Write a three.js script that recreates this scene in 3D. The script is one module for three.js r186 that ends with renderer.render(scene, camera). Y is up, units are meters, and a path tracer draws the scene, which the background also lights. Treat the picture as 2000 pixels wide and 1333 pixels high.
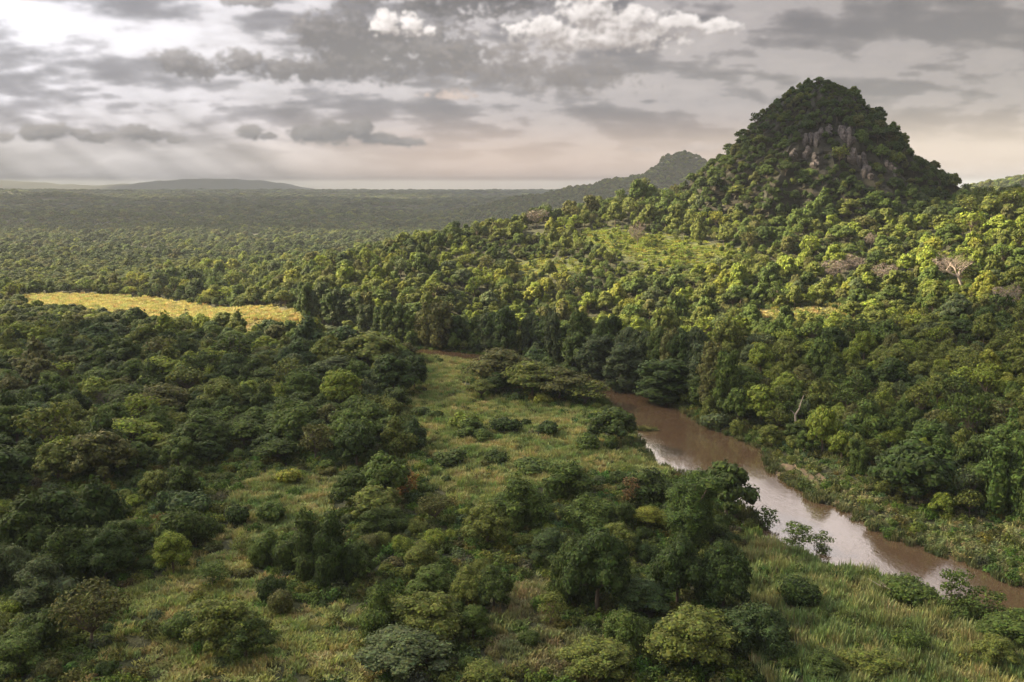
import * as THREE from 'three';
import { createNoise2D, createNoise3D } from 'simplex-noise';

// ---------------------------------------------------------------- camera, sun, exposure, sky
const scene = new THREE.Scene();
const RAD = Math.PI / 180;
const camera = new THREE.PerspectiveCamera(42.1, 1024 / 682, 1, 60000);
camera.position.set(0, 80, 0);
camera.rotation.x = -9.65 * RAD;

const renderer = new THREE.WebGLRenderer({ antialias: true });
renderer.toneMapping = THREE.LinearToneMapping;
renderer.toneMappingExposure = 4.8;
renderer.shadowMap.enabled = true;

const SUN_AZ = -68, SUN_EL = 32;                                   // degrees from straight ahead, above the horizon
const toSun = new THREE.Vector3(Math.sin(SUN_AZ * RAD) * Math.cos(SUN_EL * RAD), Math.sin(SUN_EL * RAD), -Math.cos(SUN_AZ * RAD) * Math.cos(SUN_EL * RAD));
const sun = new THREE.DirectionalLight(new THREE.Color().setRGB(1, 0.82, 0.53), 5);
sun.position.copy(toSun).multiplyScalar(3000).add(new THREE.Vector3(0, 0, -500));
sun.target.position.set(0, 0, -500);
sun.castShadow = true;
sun.shadow.radius = 4;
sun.shadow.mapSize.set(4096, 4096);
Object.assign(sun.shadow.camera, { left: -900, right: 900, top: 900, bottom: -900, near: 10, far: 6000 });
scene.add(sun, sun.target);

function mulberry(seed) {
  let a = seed | 0;
  return () => { a = (a + 0x6d2b79f5) | 0; let t = Math.imul(a ^ (a >>> 15), 1 | a); t = (t + Math.imul(t ^ (t >>> 7), 61 | t)) ^ t; return ((t ^ (t >>> 14)) >>> 0) / 4294967296; };
}
const noise2 = createNoise2D(mulberry(11)), noise3 = createNoise3D(mulberry(12));
const clamp = THREE.MathUtils.clamp, lerp = THREE.MathUtils.lerp;
const ss = (a, b, x) => { const t = clamp((x - a) / (b - a), 0, 1); return t * t * (3 - 2 * t); };
function fbm(x, y, n) { let s = 0, a = 0.5; for (let i = 0; i < n; i++) { s += a * noise2(x, y); x = x * 2.03 + 17.1; y = y * 2.03 - 9.7; a *= 0.52; } return s; }
const mix3 = (a, b, t) => [a[0] + (b[0] - a[0]) * t, a[1] + (b[1] - a[1]) * t, a[2] + (b[2] - a[2]) * t];

// [kind, elevation of the base, puffs as [azimuth, elevation, half width, half height]], in degrees
const CLOUD_BANKS = [
  ["dark", 9.63, [[-3.14, 12.24, 8.58, 2.48]]],
  ["low", 2.58, [[-29.41, 2.88, 0.7, 0.35]]],
  ["low", 2.59, [[-27.89, 3.2, 0.78, 0.58], [-26.87, 3.31, 1.05, 0.53], [-25.32, 3.16, 0.81, 0.42], [-24.4, 3.01, 0.88, 0.36]]],
  ["low", 2.68, [[-22.48, 3.35, 0.99, 0.55], [-21.52, 3.16, 1.15, 0.43], [-20.41, 2.98, 0.7, 0.25]]],
  ["low", 2.91, [[-16.02, 3.48, 1.04, 0.48], [-15.07, 3.25, 0.77, 0.32]]],
  ["low", 2.52, [[-12.7, 3.41, 1.42, 0.71], [-10.99, 3.55, 1.59, 0.78], [-9.46, 3.73, 1.03, 0.85], [-8.34, 3.21, 1.46, 0.52], [-6.6, 2.94, 1.37, 0.33]]],
  ["dark", 6.31, [[-20.01, 7.34, 1.52, 0.93], [-18.69, 7.11, 1.07, 0.81]]],
  ["dark", 6.21, [[-16.27, 7.49, 1.77, 0.89], [-14.22, 7.1, 1.93, 0.83], [-12.41, 7.03, 1.42, 0.71]]],
  ["dark", 6.15, [[-12.02, 9.38, 1.65, 1.36], [-10.04, 9.15, 3.05, 1.95], [-7.42, 8.63, 3.42, 1.9], [-4.76, 8.49, 2.79, 1.71], [-2.8, 8.15, 1.82, 1.39], [-9.47, 7.61, 5.15, 1.24]]],
  ["white", 9.27, [[-7.79, 10.03, 0.97, 0.85], [-6.11, 9.89, 0.92, 0.79], [-5.21, 9.61, 0.59, 0.4]]],
  ["white", 8.08, [[4.41, 10.56, 2.14, 1.39], [1.9, 9.76, 2.48, 0.86], [7.07, 10.28, 2.44, 0.92], [10.02, 9.91, 2.09, 0.72], [12.46, 9.66, 1.42, 0.55], [5.69, 9.25, 6.55, 0.99]]],
  ["pink", 2.34, [[8.2, 2.56, 1.23, 0.26]]],
  ["pink", 2.25, [[11.65, 2.62, 1.9, 0.39]]],
  ["dark", 10.13, [[-15.95, 10.91, 1.83, 0.45]]],
  ["pink", 5.72, [[-3.84, 5.72, 1.98, 0.59]]],
  ["grey", 5.42, [[0.0, 7.56, 5.29, 1.82], [3.83, 6.94, 4.94, 1.32]]],
  ["bright", 14.05, [[14.36, 19.68, 9.31, 5.45], [20.39, 20.26, 8.72, 5.89], [9.15, 18.27, 7.09, 3.59], [25.21, 17.78, 6.5, 4.19]]],
];

// Broken overcast lit from behind: air, a streaky high layer, and banks of cumulus.
const CLOUD_LOOK = {                                               // dim body, lit rim, softness of the outline, raggedness
  low: { body: [0.150, 0.148, 0.158], rim: [0.36, 0.33, 0.315], soft: 0.9, wisp: 0.62, glint: 0.1 },
  dark: { body: [0.105, 0.102, 0.114], rim: [0.42, 0.385, 0.38], soft: 1.25, wisp: 0.85, glint: 0.04 },
  grey: { body: [0.185, 0.170, 0.178], rim: [0.30, 0.272, 0.27], soft: 2.2, wisp: 1.3, glint: 0.1 },
  white: { body: [0.40, 0.36, 0.35], rim: [0.96, 0.90, 0.87], soft: 1.1, wisp: 0.95, glint: 0.34 },
  bright: { body: [1.25, 1.12, 1.08], rim: [1.8, 1.62, 1.56], soft: 1.2, wisp: 1.0, glint: 0.4 },
  pink: { body: [0.42, 0.345, 0.315], rim: [0.62, 0.50, 0.44], soft: 1.6, wisp: 0.9, glint: 0.3 },
};
function billow(x, y) { let s = 0, a = 0.55; for (let i = 0; i < 4; i++) { s += a * (Math.abs(noise2(x, y)) * 2 - 0.75); x = x * 2.1 + 5.2; y = y * 2.1 + 1.3; a *= 0.5; } return s; }
function bankDensity(bank, az, el) {
  const look = CLOUD_LOOK[bank[0]];
  let d = -9, h0 = 1;
  for (const [a, e, w, h] of bank[2]) { const q = 1 - Math.hypot((az - a) / w, (el - e) / h); if (q > d) { d = q; h0 = h; } }
  if (d < -1.5) return -9;
  const rag = 0.62 * fbm(az * 0.55 + 40, el * 0.85, 3) + 0.40 * fbm(az * 1.5 + 7, el * 2.0 + 3, 3), under = (bank[1] + 0.12 * fbm(az * 0.9, 2.2, 3) - el) / (0.35 * h0 + 0.12);
  return d + look.wisp * rag - Math.max(0, under) * 0.9;
}
const bankBox = CLOUD_BANKS.map(([, , p]) => [Math.min(...p.map((q) => q[0] - 2.4 * q[2])), Math.max(...p.map((q) => q[0] + 2.4 * q[2])), Math.min(...p.map((q) => q[1] - 2.4 * q[3])), Math.max(...p.map((q) => q[1] + 2.4 * q[3]))]);
function skyColor(az, el) {                                        // degrees; linear radiance
  const a = az * RAD, e = el * RAD, ce = Math.cos(e);
  const cosSun = Math.sin(a) * ce * toSun.x + Math.sin(e) * toSun.y - Math.cos(a) * ce * toSun.z;
  const off = Math.acos(clamp(cosSun, -1, 1)) / RAD, glow = Math.exp(-Math.pow(off / 38, 2)) * (0.35 + 0.65 * ss(1, 8, el)), wide = Math.exp(-Math.pow(off / 70, 2));
  // air near the horizon: peach away from the sun, grey-lavender below it
  const air = mix3([0.93, 0.68, 0.520], [0.60, 0.550, 0.525], ss(0, -22, az) * ss(-150, -70, az));
  // high layer, in plan so that it closes up towards the horizon
  const k = 1 / (Math.tan(Math.max(e, 0.004)) + 0.20), px = Math.sin(a) * k * 1.7, pz = Math.cos(a) * k * 1.9;
  const n = fbm(px * 0.85 + 2.3, pz * 1.15 + 0.4, 6), fine = fbm(px * 2.9 + n * 0.5, pz * 5.2, 5);
  const heap = fbm(az * 0.16 + 31, el * 0.30 + 5, 6);               // upright billows over the flat sheet
  const cover = 1 / (1 + Math.exp(-4.3 * (0.07 + 1.3 * n + 0.32 * fine + 0.85 * heap))), lining = Math.exp(-Math.pow((cover - 0.40) / 0.13, 2));
  const dark = [0.168, 0.162, 0.180].map((q, i) => q * (1 + (1.3 + 0.15 * i) * glow + 0.25 * wide)), light = [0.442, 0.402, 0.396].map((q, i) => q * (1 + (5.4 + 0.9 * i) * glow + 0.30 * wide + 0.28 * lining));
  let c = mix3(air, mix3(light, dark, cover), 0.20 + 0.80 * ss(0.6, 5.5, el));
  // shafts of light in the air below the gaps
  const shaft = ss(7.0, 3.5, el) * ss(-9, -15, az) * ss(-110, -70, az);
  if (shaft > 0) { const phi = Math.atan2(SUN_EL - el, az - SUN_AZ) / RAD, s = fbm(phi * 0.30, 3.3, 3); c = c.map((q) => q * (1 + shaft * (0.60 * s + 0.02))); }
  // cumulus banks
  for (let b = 0; b < CLOUD_BANKS.length; b++) {
    const x = bankBox[b];
    if (az < x[0] || az > x[1] || el < x[2] || el > x[3]) continue;
    const look = CLOUD_LOOK[CLOUD_BANKS[b][0]], d = bankDensity(CLOUD_BANKS[b], az, el);
    if (d < -0.1) continue;
    const alpha = ss(-0.05, 0.42 * look.soft, d), toward = bankDensity(CLOUD_BANKS[b], az - 0.45, el + 0.7), above = bankDensity(CLOUD_BANKS[b], az - 0.15, el + 0.28);
    const lit = clamp(look.glint + (look.glint > 0.25 ? 1 : 0.55) * (0.62 * (d - toward) + 0.55 * (d - above)), 0, 1) * Math.exp(-Math.max(0, d - 0.5) * 0.6), g = 1 + 0.9 * glow;
    const tone = mix3(look.body, look.rim, lit).map((q) => q * g * (1 + 0.22 * fbm(az * 0.8 + 3, el * 1.3, 4)));
    c = mix3(c, tone, alpha * (look.soft > 1.2 ? 0.9 : 0.97));
  }
  const lift = ((1 + 1.3 * ss(17, 42, el)) * (0.52 + 0.48 * ss(130, 50, off))) / 4.35;                    // unseen sky brightened towards the zenith to lift ground light, dimmed away from sun
  return c.map((q) => q * lift);
}
{
  const W = 4096, Hs = 2048, data = new Float32Array(W * Hs * 4);
  const put = (col, row, c) => { const o = (row * W + col) * 4; data[o] = c[0]; data[o + 1] = c[1]; data[o + 2] = c[2]; data[o + 3] = 1; };
  for (let row = 0; row < Hs; row++) {
    const el = ((row + 0.5) / Hs - 0.5) * 180;
    if (el < -0.4) { for (let col = 0; col < W; col++) put(col, row, [0.06, 0.065, 0.05]); continue; }
    const step = el > 40 ? 8 : el > 16 ? 4 : 1;                    // the layer is smooth higher up
    let prev = null;
    for (let col = 0; col <= W; col += step) {
      let az = ((col % W + 0.5) / W - 0.5) * 360 + 90; if (az > 180) az -= 360;
      const near = step > 1 || Math.abs(az) < 50, c = near || col % 4 === 0 || !prev ? skyColor(az, Math.max(el, 0)) : prev;
      if (step === 1) { if (col < W) put(col, row, c); } else if (prev) for (let k = 0; k < step; k++) put(col - step + k, row, mix3(prev, c, k / step));
      prev = c;
    }
  }
  const sky = new THREE.DataTexture(data, W, Hs, THREE.RGBAFormat, THREE.FloatType);
  sky.mapping = THREE.EquirectangularReflectionMapping;
  sky.magFilter = THREE.LinearFilter;
  sky.needsUpdate = true;
  scene.background = sky;
  scene.environment = sky;
}

// ---------------------------------------------------------------- survey
// Survey of the place, in metres: x to the right of the viewpoint, z towards it (negative = ahead).
// [x, z, weight] of the ground surface (multiquadric, 45 m)
const GROUND_POINTS = [
  [-84.7, -135.2, -0.0007], [-42.4, -135.2, -0.0015], [0.0, -135.2, 0.0016], [42.4, -135.2, 0.009], [84.7, -135.2, -0.0195], [-111.5, -182.2, 0.0003],
  [-55.7, -182.2, 0.001], [0.0, -182.2, 0.0121], [55.7, -182.2, -0.0695], [-153.7, -256.4, -0.0007], [-92.2, -256.4, -0.0054], [-30.7, -256.4, -0.002],
  [30.7, -256.4, -0.0891], [-214.7, -363.6, -0.0013], [-150.3, -363.6, -0.0113], [-85.9, -363.6, 0.0253], [-21.5, -363.6, 0.023], [-291.9, -499.2, -0.0098],
  [-204.3, -499.2, -0.0455], [-131.4, -499.2, 0.1044], [-372.2, -640.4, 0.0041], [-279.2, -640.4, -0.0714], [-195.8, -611.7, -0.114], [-103.2, -490.2, 0.0376],
  [-52.4, -446.3, -0.1374], [-25.4, -431.9, -0.1164], [0.0, -418.4, -0.1502], [28.5, -371.7, 0.0642], [48.5, -327.5, -0.0053], [67.6, -283.4, 0.0603],
  [81.4, -246.6, -0.0075], [89.7, -211.6, -0.1292], [97.4, -187.8, -0.0959], [104.3, -169.6, -0.0178], [98.3, -233.1, 0.4343], [113.7, -196.7, 0.4649],
  [-180.7, -624.4, 0.787], [-158.9, -640.6, -0.6209], [-115.6, -670.1, -0.0049], [-59.1, -687.5, -0.2212], [0.0, -700.0, -0.3034], [60.7, -709.4, -0.2557],
  [121.4, -711.7, -0.5641], [-87.3, -538.0, -0.1685], [-49.3, -567.9, -0.21], [0.0, -580.0, 0.106], [0.0, -640.0, 0.468], [-43.9, -503.1, 0.1255],
  [0.0, -500.0, 0.3863], [39.7, -453.3, 0.1934], [71.0, -617.9, -0.6723], [102.9, -596.2, 0.0053], [65.0, -562.3, 0.1725], [82.5, -472.9, 0.0758],
  [57.1, -665.6, 0.243], [111.9, -652.5, 0.6243], [175.7, -615.4, -0.2784], [207.5, -605.4, 0.2522], [237.5, -594.3, -0.0373], [279.3, -575.8, -0.1323],
  [317.3, -555.8, -0.0543], [160.4, -559.5, -0.0537], [216.8, -540.1, 0.1136], [263.7, -511.0, 0.0125], [146.7, -509.3, -0.1017], [208.3, -481.9, 0.1138],
  [257.1, -446.2, -0.06], [110.7, -477.3, -0.1066], [120.7, -414.8, -0.1262], [168.0, -384.9, 0.1547], [201.2, -345.7, -0.1581], [89.5, -338.4, 0.0905],
  [128.6, -312.6, 0.0639], [163.1, -277.6, -0.0488], [97.8, -275.1, -0.0454], [118.4, -249.3, -0.0326], [133.9, -225.2, -0.5265], [79.2, -387.0, -0.0713],
  [180.0, -760.0, 0.036], [255.0, -760.0, -0.0528], [340.0, -760.0, -0.0286], [100.0, -780.0, 0.2135], [0.0, -800.0, 0.1525], [-100.0, -820.0, 0.0685],
  [-250.0, -800.0, -0.0348], [-200.0, -720.0, 0.1434], [-400.0, -700.0, -0.0038], [-400.0, -900.0, -0.011], [-100.0, -950.0, 0.0302], [100.0, -950.0, 0.0294],
  [300.0, -930.0, 0.0449], [450.0, -900.0, 0.0189], [500.0, -700.0, -0.0461], [520.0, -560.0, 0.0433], [420.0, -380.0, 0.0577], [300.0, -200.0, 0.0631],
  [250.0, -80.0, 0.03], [-250.0, -80.0, -0.0013], [0.0, -60.0, -0.0062], [0.0, 150.0, -0.0017], [-300.0, 150.0, -0.0033], [300.0, 150.0, -0.0089],
  [-500.0, -300.0, -0.0035], [-500.0, -500.0, -0.0041],
];
const GROUND_LEVEL = 4.7412;
const BANK_NEAR = [
  [-170.6, -521.5], [-127.9, -496.9], [-101.0, -479.4], [-75.0, -456.8], [-53.5, -433.4], [-24.4, -414.8], [9.3, -393.0], [22.4, -379.7],
  [29.0, -386.9], [34.4, -347.2], [38.2, -327.5], [39.6, -303.3], [41.4, -279.4], [42.4, -261.4], [46.3, -247.5], [53.6, -241.1],
  [58.1, -227.2], [60.8, -216.5], [60.5, -197.3], [65.4, -186.0], [70.1, -179.3], [76.7, -177.4], [81.5, -173.9], [85.3, -165.7],
  [89.4, -159.5], [93.7, -151.4], [97.8, -138.4], [101.9, -123.1],
];
const BANK_FAR = [
  [-177.9, -544.4], [-140.7, -523.5], [-112.8, -508.0], [-85.4, -486.2], [-53.2, -453.8], [-25.8, -439.1], [12.1, -411.0], [34.5, -392.0],
  [45.2, -359.8], [55.7, -347.1], [62.5, -324.3], [67.2, -297.9], [74.0, -283.4], [78.6, -269.7], [77.1, -259.3], [74.6, -248.2],
  [77.9, -233.0], [79.9, -222.1], [85.8, -215.4], [85.6, -205.9], [88.7, -197.2], [93.8, -191.8], [98.1, -185.4], [102.5, -179.4],
  [102.5, -174.8], [105.5, -171.6], [112.6, -160.5], [120.6, -147.3],
];
const CLEARINGS = {
  golden: [[-380.2, -678.5], [-348.2, -689.6], [-254.6, -653.9], [-169.2, -581.6], [-122.6, -534.0], [-116.4, -505.8], [-148.4, -507.7], [-182.0, -537.7], [-200.6, -520.3], [-241.6, -559.9], [-288.9, -590.5], [-324.6, -593.0]],
  strip: [[-99.8, -473.3], [-75.5, -459.9], [-50.8, -432.6], [-18.0, -437.6], [-12.2, -413.4], [-17.2, -363.7], [-13.2, -343.0], [1.9, -326.3], [24.8, -320.9], [32.5, -286.8], [34.6, -269.3], [41.8, -258.2], [48.5, -244.4], [41.4, -237.4], [32.5, -245.5], [21.7, -240.5], [8.5, -235.5], [7.9, -219.1], [-1.3, -213.6], [-15.9, -219.1], [-22.5, -233.5], [-24.8, -242.5], [-24.1, -268.2], [-34.1, -285.6], [-38.7, -310.5], [-35.6, -354.7], [-40.3, -415.3], [-65.8, -430.9], [-90.6, -454.4]],
  glade: [[-70.3, -243.5], [-52.5, -242.5], [-41.9, -231.5], [-42.7, -213.6], [-49.7, -204.7], [-53.2, -198.7], [-57.8, -189.6], [-60.3, -182.4], [-66.0, -186.4], [-69.0, -203.0], [-75.6, -217.3], [-76.1, -229.5]],
  lawn: [[-79.6, -162.3], [-76.1, -174.7], [-68.0, -185.6], [-59.7, -188.0], [-52.1, -177.0], [-47.3, -163.1], [-40.4, -163.8], [-30.5, -165.2], [-24.8, -150.8], [-23.4, -133.4], [-64.5, -133.4], [-69.5, -147.0]],
  gap: [[-5.4, -174.7], [6.4, -174.7], [9.4, -152.1], [17.0, -148.2], [18.4, -140.1], [10.9, -133.4], [-5.9, -133.4], [-4.7, -150.8]],
  tall: [[50.7, -188.7], [56.8, -198.6], [67.1, -196.9], [72.3, -191.1], [84.1, -180.8], [90.9, -163.7], [95.7, -156.1], [100.9, -147.5], [85.4, -122.7], [43.5, -122.7], [47.2, -140.1], [47.0, -154.8], [46.4, -167.4]],
  bank: [[66.1, -288.1], [79.6, -266.1], [91.0, -253.1], [95.9, -230.7], [96.0, -208.2], [107.3, -205.8], [117.4, -201.6], [126.2, -188.4], [101.7, -148.9], [102.2, -165.9], [99.6, -180.8], [90.6, -198.6], [84.8, -219.0], [79.4, -235.3], [74.1, -246.5], [74.0, -257.2], [68.5, -272.8]],
  meadow: [[47.9, -667.9], [75.4, -657.6], [109.6, -616.0], [126.4, -586.3], [145.2, -560.5], [132.3, -546.1], [112.0, -554.4], [93.6, -558.2], [68.8, -596.9], [50.9, -632.4]],
  meadowlow: [[0.0, -635.5], [21.8, -630.9], [48.2, -595.7], [44.0, -585.2], [3.5, -611.7]],
  pale: [[125.3, -448.4], [161.2, -433.0], [155.5, -410.1], [121.0, -423.0]],
};
// [growth form, x, z, width, height, leaf colour]
const PLANTS = [
  ["r", -74.5, -145.5, 13.1, 12.7, "brownolive"], ["s", -83.6, -145.4, 9.7, 7.4, "dark"], ["d", -83.5, -138.7, 11.4, 6.9, "green"], ["v", -109.2, -190.0, 14.5, 11.2, "dark"],
  ["v", -104.5, -194.6, 15.8, 12.8, "deep"], ["v", -96.0, -194.6, 15.6, 13.1, "deep"], ["d", -85.7, -183.6, 11.3, 9.3, "dark"], ["v", -90.6, -173.1, 15.4, 12.3, "dark"],
  ["d", -84.0, -172.3, 13.1, 11.0, "deep"], ["v", -92.3, -163.7, 13.2, 8.3, "grey"], ["v", -101.7, -169.3, 11.4, 9.8, "grey"], ["d", -71.8, -177.2, 10.3, 9.3, "lime"],
  ["a", -60.8, -169.5, 7.1, 5.9, "green"], ["s", -73.8, -191.1, 14.1, 10.3, "dark"], ["s", -66.3, -203.7, 8.3, 6.3, "deep"], ["s", -86.7, -213.6, 7.0, 5.6, "blue"],
  ["s", -80.5, -211.1, 11.9, 6.4, "blue"], ["s", -59.0, -206.8, 7.3, 5.4, "green"], ["a", -59.7, -185.6, 5.1, 5.0, "olive"], ["d", -93.1, -221.4, 8.4, 8.1, "olive"],
  ["v", -86.4, -222.5, 11.1, 10.0, "dark"], ["s", -60.9, -233.8, 8.1, 5.0, "yellow"], ["r", -58.5, -253.0, 12.9, 12.7, "brownolive"], ["d", -45.2, -249.0, 13.2, 13.2, "deep"],
  ["b", -144.3, -306.2, 15.4, 12.4, "purple"], ["b", -147.8, -279.6, 15.2, 7.5, "purple"], ["d", -40.6, -215.9, 12.2, 10.0, "dark"], ["d", -32.7, -217.9, 14.8, 13.3, "green"],
  ["d", -33.6, -208.8, 14.0, 8.0, "olive"], ["a", -28.0, -222.9, 7.2, 8.2, "orange"], ["v", -52.7, -181.0, 7.9, 7.8, "green"], ["v", -43.4, -176.5, 11.7, 12.3, "dark"],
  ["v", -36.8, -172.0, 11.3, 13.0, "deep"], ["v", -30.8, -198.5, 13.6, 7.0, "dark"], ["d", -31.8, -173.3, 9.2, 8.3, "dark"], ["s", -47.7, -164.5, 7.1, 5.6, "deep"],
  ["s", -44.3, -158.7, 6.3, 5.1, "brownolive"], ["s", -59.0, -148.5, 8.9, 5.8, "green"], ["d", -49.4, -143.6, 13.5, 9.7, "olive"], ["d", -46.1, -141.8, 10.5, 7.3, "dark"],
  ["v", -23.6, -148.4, 9.8, 9.7, "green"], ["d", -15.5, -148.1, 13.5, 8.9, "olive"], ["d", -18.9, -175.5, 10.7, 7.7, "olive"], ["d", -16.4, -164.1, 10.8, 6.3, "green"],
  ["r", -18.2, -203.8, 10.2, 7.6, "brownolive"], ["d", -18.4, -139.4, 17.1, 6.1, "grey"], ["s", -15.6, -291.5, 11.4, 6.8, "lime"], ["v", -13.2, -282.8, 13.0, 5.7, "green"],
  ["s", -2.1, -286.6, 10.8, 6.4, "deep"], ["s", -8.9, -276.8, 6.9, 4.5, "green"], ["s", 11.7, -284.1, 7.8, 5.8, "deep"], ["s", -32.6, -310.1, 8.5, 4.6, "dark"],
  ["s", -27.4, -306.6, 6.2, 3.9, "dark"], ["s", -17.7, -250.3, 11.1, 5.7, "dark"], ["s", -4.8, -252.0, 7.8, 4.8, "dark"], ["s", 5.2, -244.8, 12.8, 4.9, "green"],
  ["d", 32.0, -274.2, 19.7, 12.2, "dark"], ["s", 23.8, -265.0, 8.2, 6.6, "green"], ["s", 30.6, -265.9, 5.1, 5.5, "green"], ["l", -4.2, -357.3, 27.1, 17.0, "brownolive"],
  ["l", 8.0, -338.3, 21.9, 14.8, "olive"], ["l", 18.2, -334.1, 21.7, 13.6, "brownolive"], ["r", 27.7, -328.3, 17.6, 10.0, "olive"], ["l", -12.0, -337.0, 12.2, 8.2, "olive"],
  ["s", 12.1, -328.2, 7.7, 5.2, "yellow"], ["v", 14.6, -223.8, 13.4, 10.2, "green"], ["a", 30.5, -219.1, 6.3, 8.1, "brown"], ["v", 35.7, -222.7, 13.3, 9.0, "dark"],
  ["t", 41.2, -192.7, 15.5, 17.2, "vine"], ["d", 53.8, -211.7, 19.5, 14.3, "dark"], ["v", 1.2, -202.6, 17.3, 11.4, "green"], ["d", -5.8, -191.2, 13.3, 9.9, "olive"],
  ["d", 8.3, -181.4, 10.6, 8.1, "blue"], ["v", 19.1, -201.9, 13.8, 8.4, "green"], ["d", 26.7, -199.3, 7.6, 7.3, "dark"], ["l", 32.4, -201.1, 8.0, 6.3, "yellow"],
  ["d", 16.2, -158.4, 15.0, 17.0, "deep"], ["v", 12.1, -163.6, 11.3, 13.9, "dark"], ["d", 23.3, -186.0, 10.6, 7.3, "olive"], ["d", 32.0, -160.5, 13.7, 14.3, "deep"],
  ["d", 40.7, -159.7, 12.0, 13.9, "deep"], ["d", 24.5, -157.9, 12.3, 6.7, "blue"], ["v", 20.0, -144.2, 10.1, 7.9, "green"], ["d", 30.8, -140.2, 15.0, 9.2, "olive"],
  ["v", 43.1, -143.6, 13.5, 9.8, "blue"], ["s", 55.4, -160.0, 9.5, 7.3, "deep"], ["d", -8.0, -161.8, 8.6, 8.1, "olive"], ["d", -3.5, -161.2, 8.8, 8.4, "dark"],
  ["d", -7.0, -149.1, 6.6, 6.4, "green"], ["a", 7.1, -153.4, 5.8, 7.0, "olive"], ["s", 13.8, -142.9, 4.0, 2.0, "lime"], ["s", -5.1, -135.4, 7.5, 3.2, "olive"],
  ["d", 14.2, -136.7, 13.4, 5.6, "olive"], ["a", 62.4, -205.4, 6.4, 6.0, "green"], ["a", 65.2, -192.8, 8.8, 7.1, "green"], ["a", 70.3, -190.3, 5.0, 7.5, "green"],
  ["a", 83.6, -156.8, 7.4, 10.5, "green"], ["a", 88.0, -153.4, 8.3, 8.3, "green"], ["s", 67.8, -172.4, 5.5, 2.9, "deep"], ["s", 78.5, -163.8, 13.0, 5.4, "green"],
  ["s", 84.8, -155.4, 8.8, 5.0, "dark"], ["s", 57.9, -155.6, 3.8, 2.9, "green"], ["d", 89.8, -146.1, 11.7, 6.7, "green"], ["d", 81.9, -139.1, 9.2, 5.5, "olive"],
  ["s", 69.8, -143.3, 7.1, 5.5, "green"], ["d", 60.1, -136.7, 11.4, 4.3, "olive"], ["d", 51.9, -135.6, 8.5, 4.2, "dark"], ["d", 84.4, -290.9, 15.2, 13.7, "lime"],
  ["m", 59.3, -333.2, 22.7, 18.3, "deep"], ["m", 45.0, -354.1, 15.8, 22.0, "greydark"], ["m", 71.5, -316.7, 11.4, 14.4, "dark"], ["m", 77.1, -307.3, 10.4, 13.1, "dark"],
  ["m", 36.9, -379.5, 15.9, 19.9, "greydark"], ["m", 28.8, -391.7, 15.0, 21.3, "dark"], ["d", 97.5, -262.7, 12.9, 8.0, "green"], ["v", 105.9, -256.2, 15.3, 13.8, "green"],
  ["t", 97.9, -240.9, 5.6, 9.8, "green"], ["s", 109.7, -240.3, 8.5, 6.8, "green"], ["v", 118.5, -243.4, 13.4, 10.0, "vine"], ["v", 114.9, -229.2, 13.0, 10.4, "vine"],
  ["d", 103.0, -217.2, 23.7, 15.5, "deep"], ["t", 118.7, -204.7, 13.5, 22.8, "vine"], ["t", 122.4, -199.4, 12.6, 23.9, "vine"], ["d", 120.7, -222.4, 12.0, 12.1, "dark"],
  ["s", 70.4, -295.3, 11.8, 6.1, "grey"], ["s", -104.5, -496.1, 21.5, 7.3, "grey"], ["s", -42.7, -392.0, 7.8, 6.6, "deep"], ["d", -63.6, -384.9, 29.0, 18.1, "olive"],
  ["d", -46.1, -338.2, 21.7, 17.8, "deep"], ["d", -39.5, -351.1, 12.4, 14.9, "deep"], ["d", -71.0, -388.9, 16.0, 10.3, "brownolive"],
];
const BARE = [
  ["baobab", 224.7, -441.6, 17.8, 16.7], ["pink", 189.7, -491.1, 14.0, 9.8], ["pink", 175.5, -482.7, 13.1, 10.1], ["pink", 196.8, -465.4, 14.7, 9.4], ["pink", 85.3, -605.1, 11.3, 14.8],
  ["pink", 19.9, -692.7, 16.0, 12.8], ["pink", 215.3, -534.4, 8.0, 8.7], ["pink", 218.3, -388.5, 11.4, 10.4], ["pink", 222.9, -458.3, 11.8, 10.6],
];
const SNAG = [91.1, -276.7, 12.5], BRANCHES = [77.0, -160.9, 7.0], HILL = [242.3, -693.9, 71.0];
const ROCKS = [
  [206.9, 110.6, 4.6, 16.1], [215.4, 112.9, 5.4, 16.1], [235.9, 110.1, 6.1, 23.0], [240.6, 96.3, 8.4, 16.9], [211.3, 99.7, 3.8, 8.4], [179.9, 127.9, 4.6, 10.0],
  [200.1, 105.4, 3.5, 8.4], [257.3, 94.4, 3.8, 9.2], [225.3, 122.3, 3.1, 6.9],
];
const LEDGE_TREE = [225.3, -628.9, 94.8];
const SAND = [[[76.2, -249.8], [80.7, -254.0], [83.6, -248.8], [79.5, -242.5], [76.1, -243.5]], [[82.7, -253.0], [84.4, -248.8], [85.7, -241.5], [85.4, -234.5], [83.3, -236.4], [82.3, -244.6]], [[87.8, -243.6], [88.3, -234.5], [86.1, -234.4], [85.7, -241.5]]];
const MUD = [[-118.0, -499.5], [-97.3, -489.3], [-78.9, -481.1], [-62.5, -463.6], [-53.1, -430.9], [-67.6, -443.3], [-87.3, -465.6], [-106.6, -479.2], [-116.9, -487.2]];
const ISLETS = [[45.9, -294.1]];
const SHADE_EDGE = [[-382.0, -513.0], [-303.0, -533.0], [-190.0, -487.0], [-91.0, -431.0], [-35.0, -468.0], [-0.0, -480.0], [47.0, -451.0], [101.0, -381.0], [138.0, -368.0], [192.0, -362.0], [247.0, -379.0], [310.0, -403.0], [389.0, -426.0]];

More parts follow.
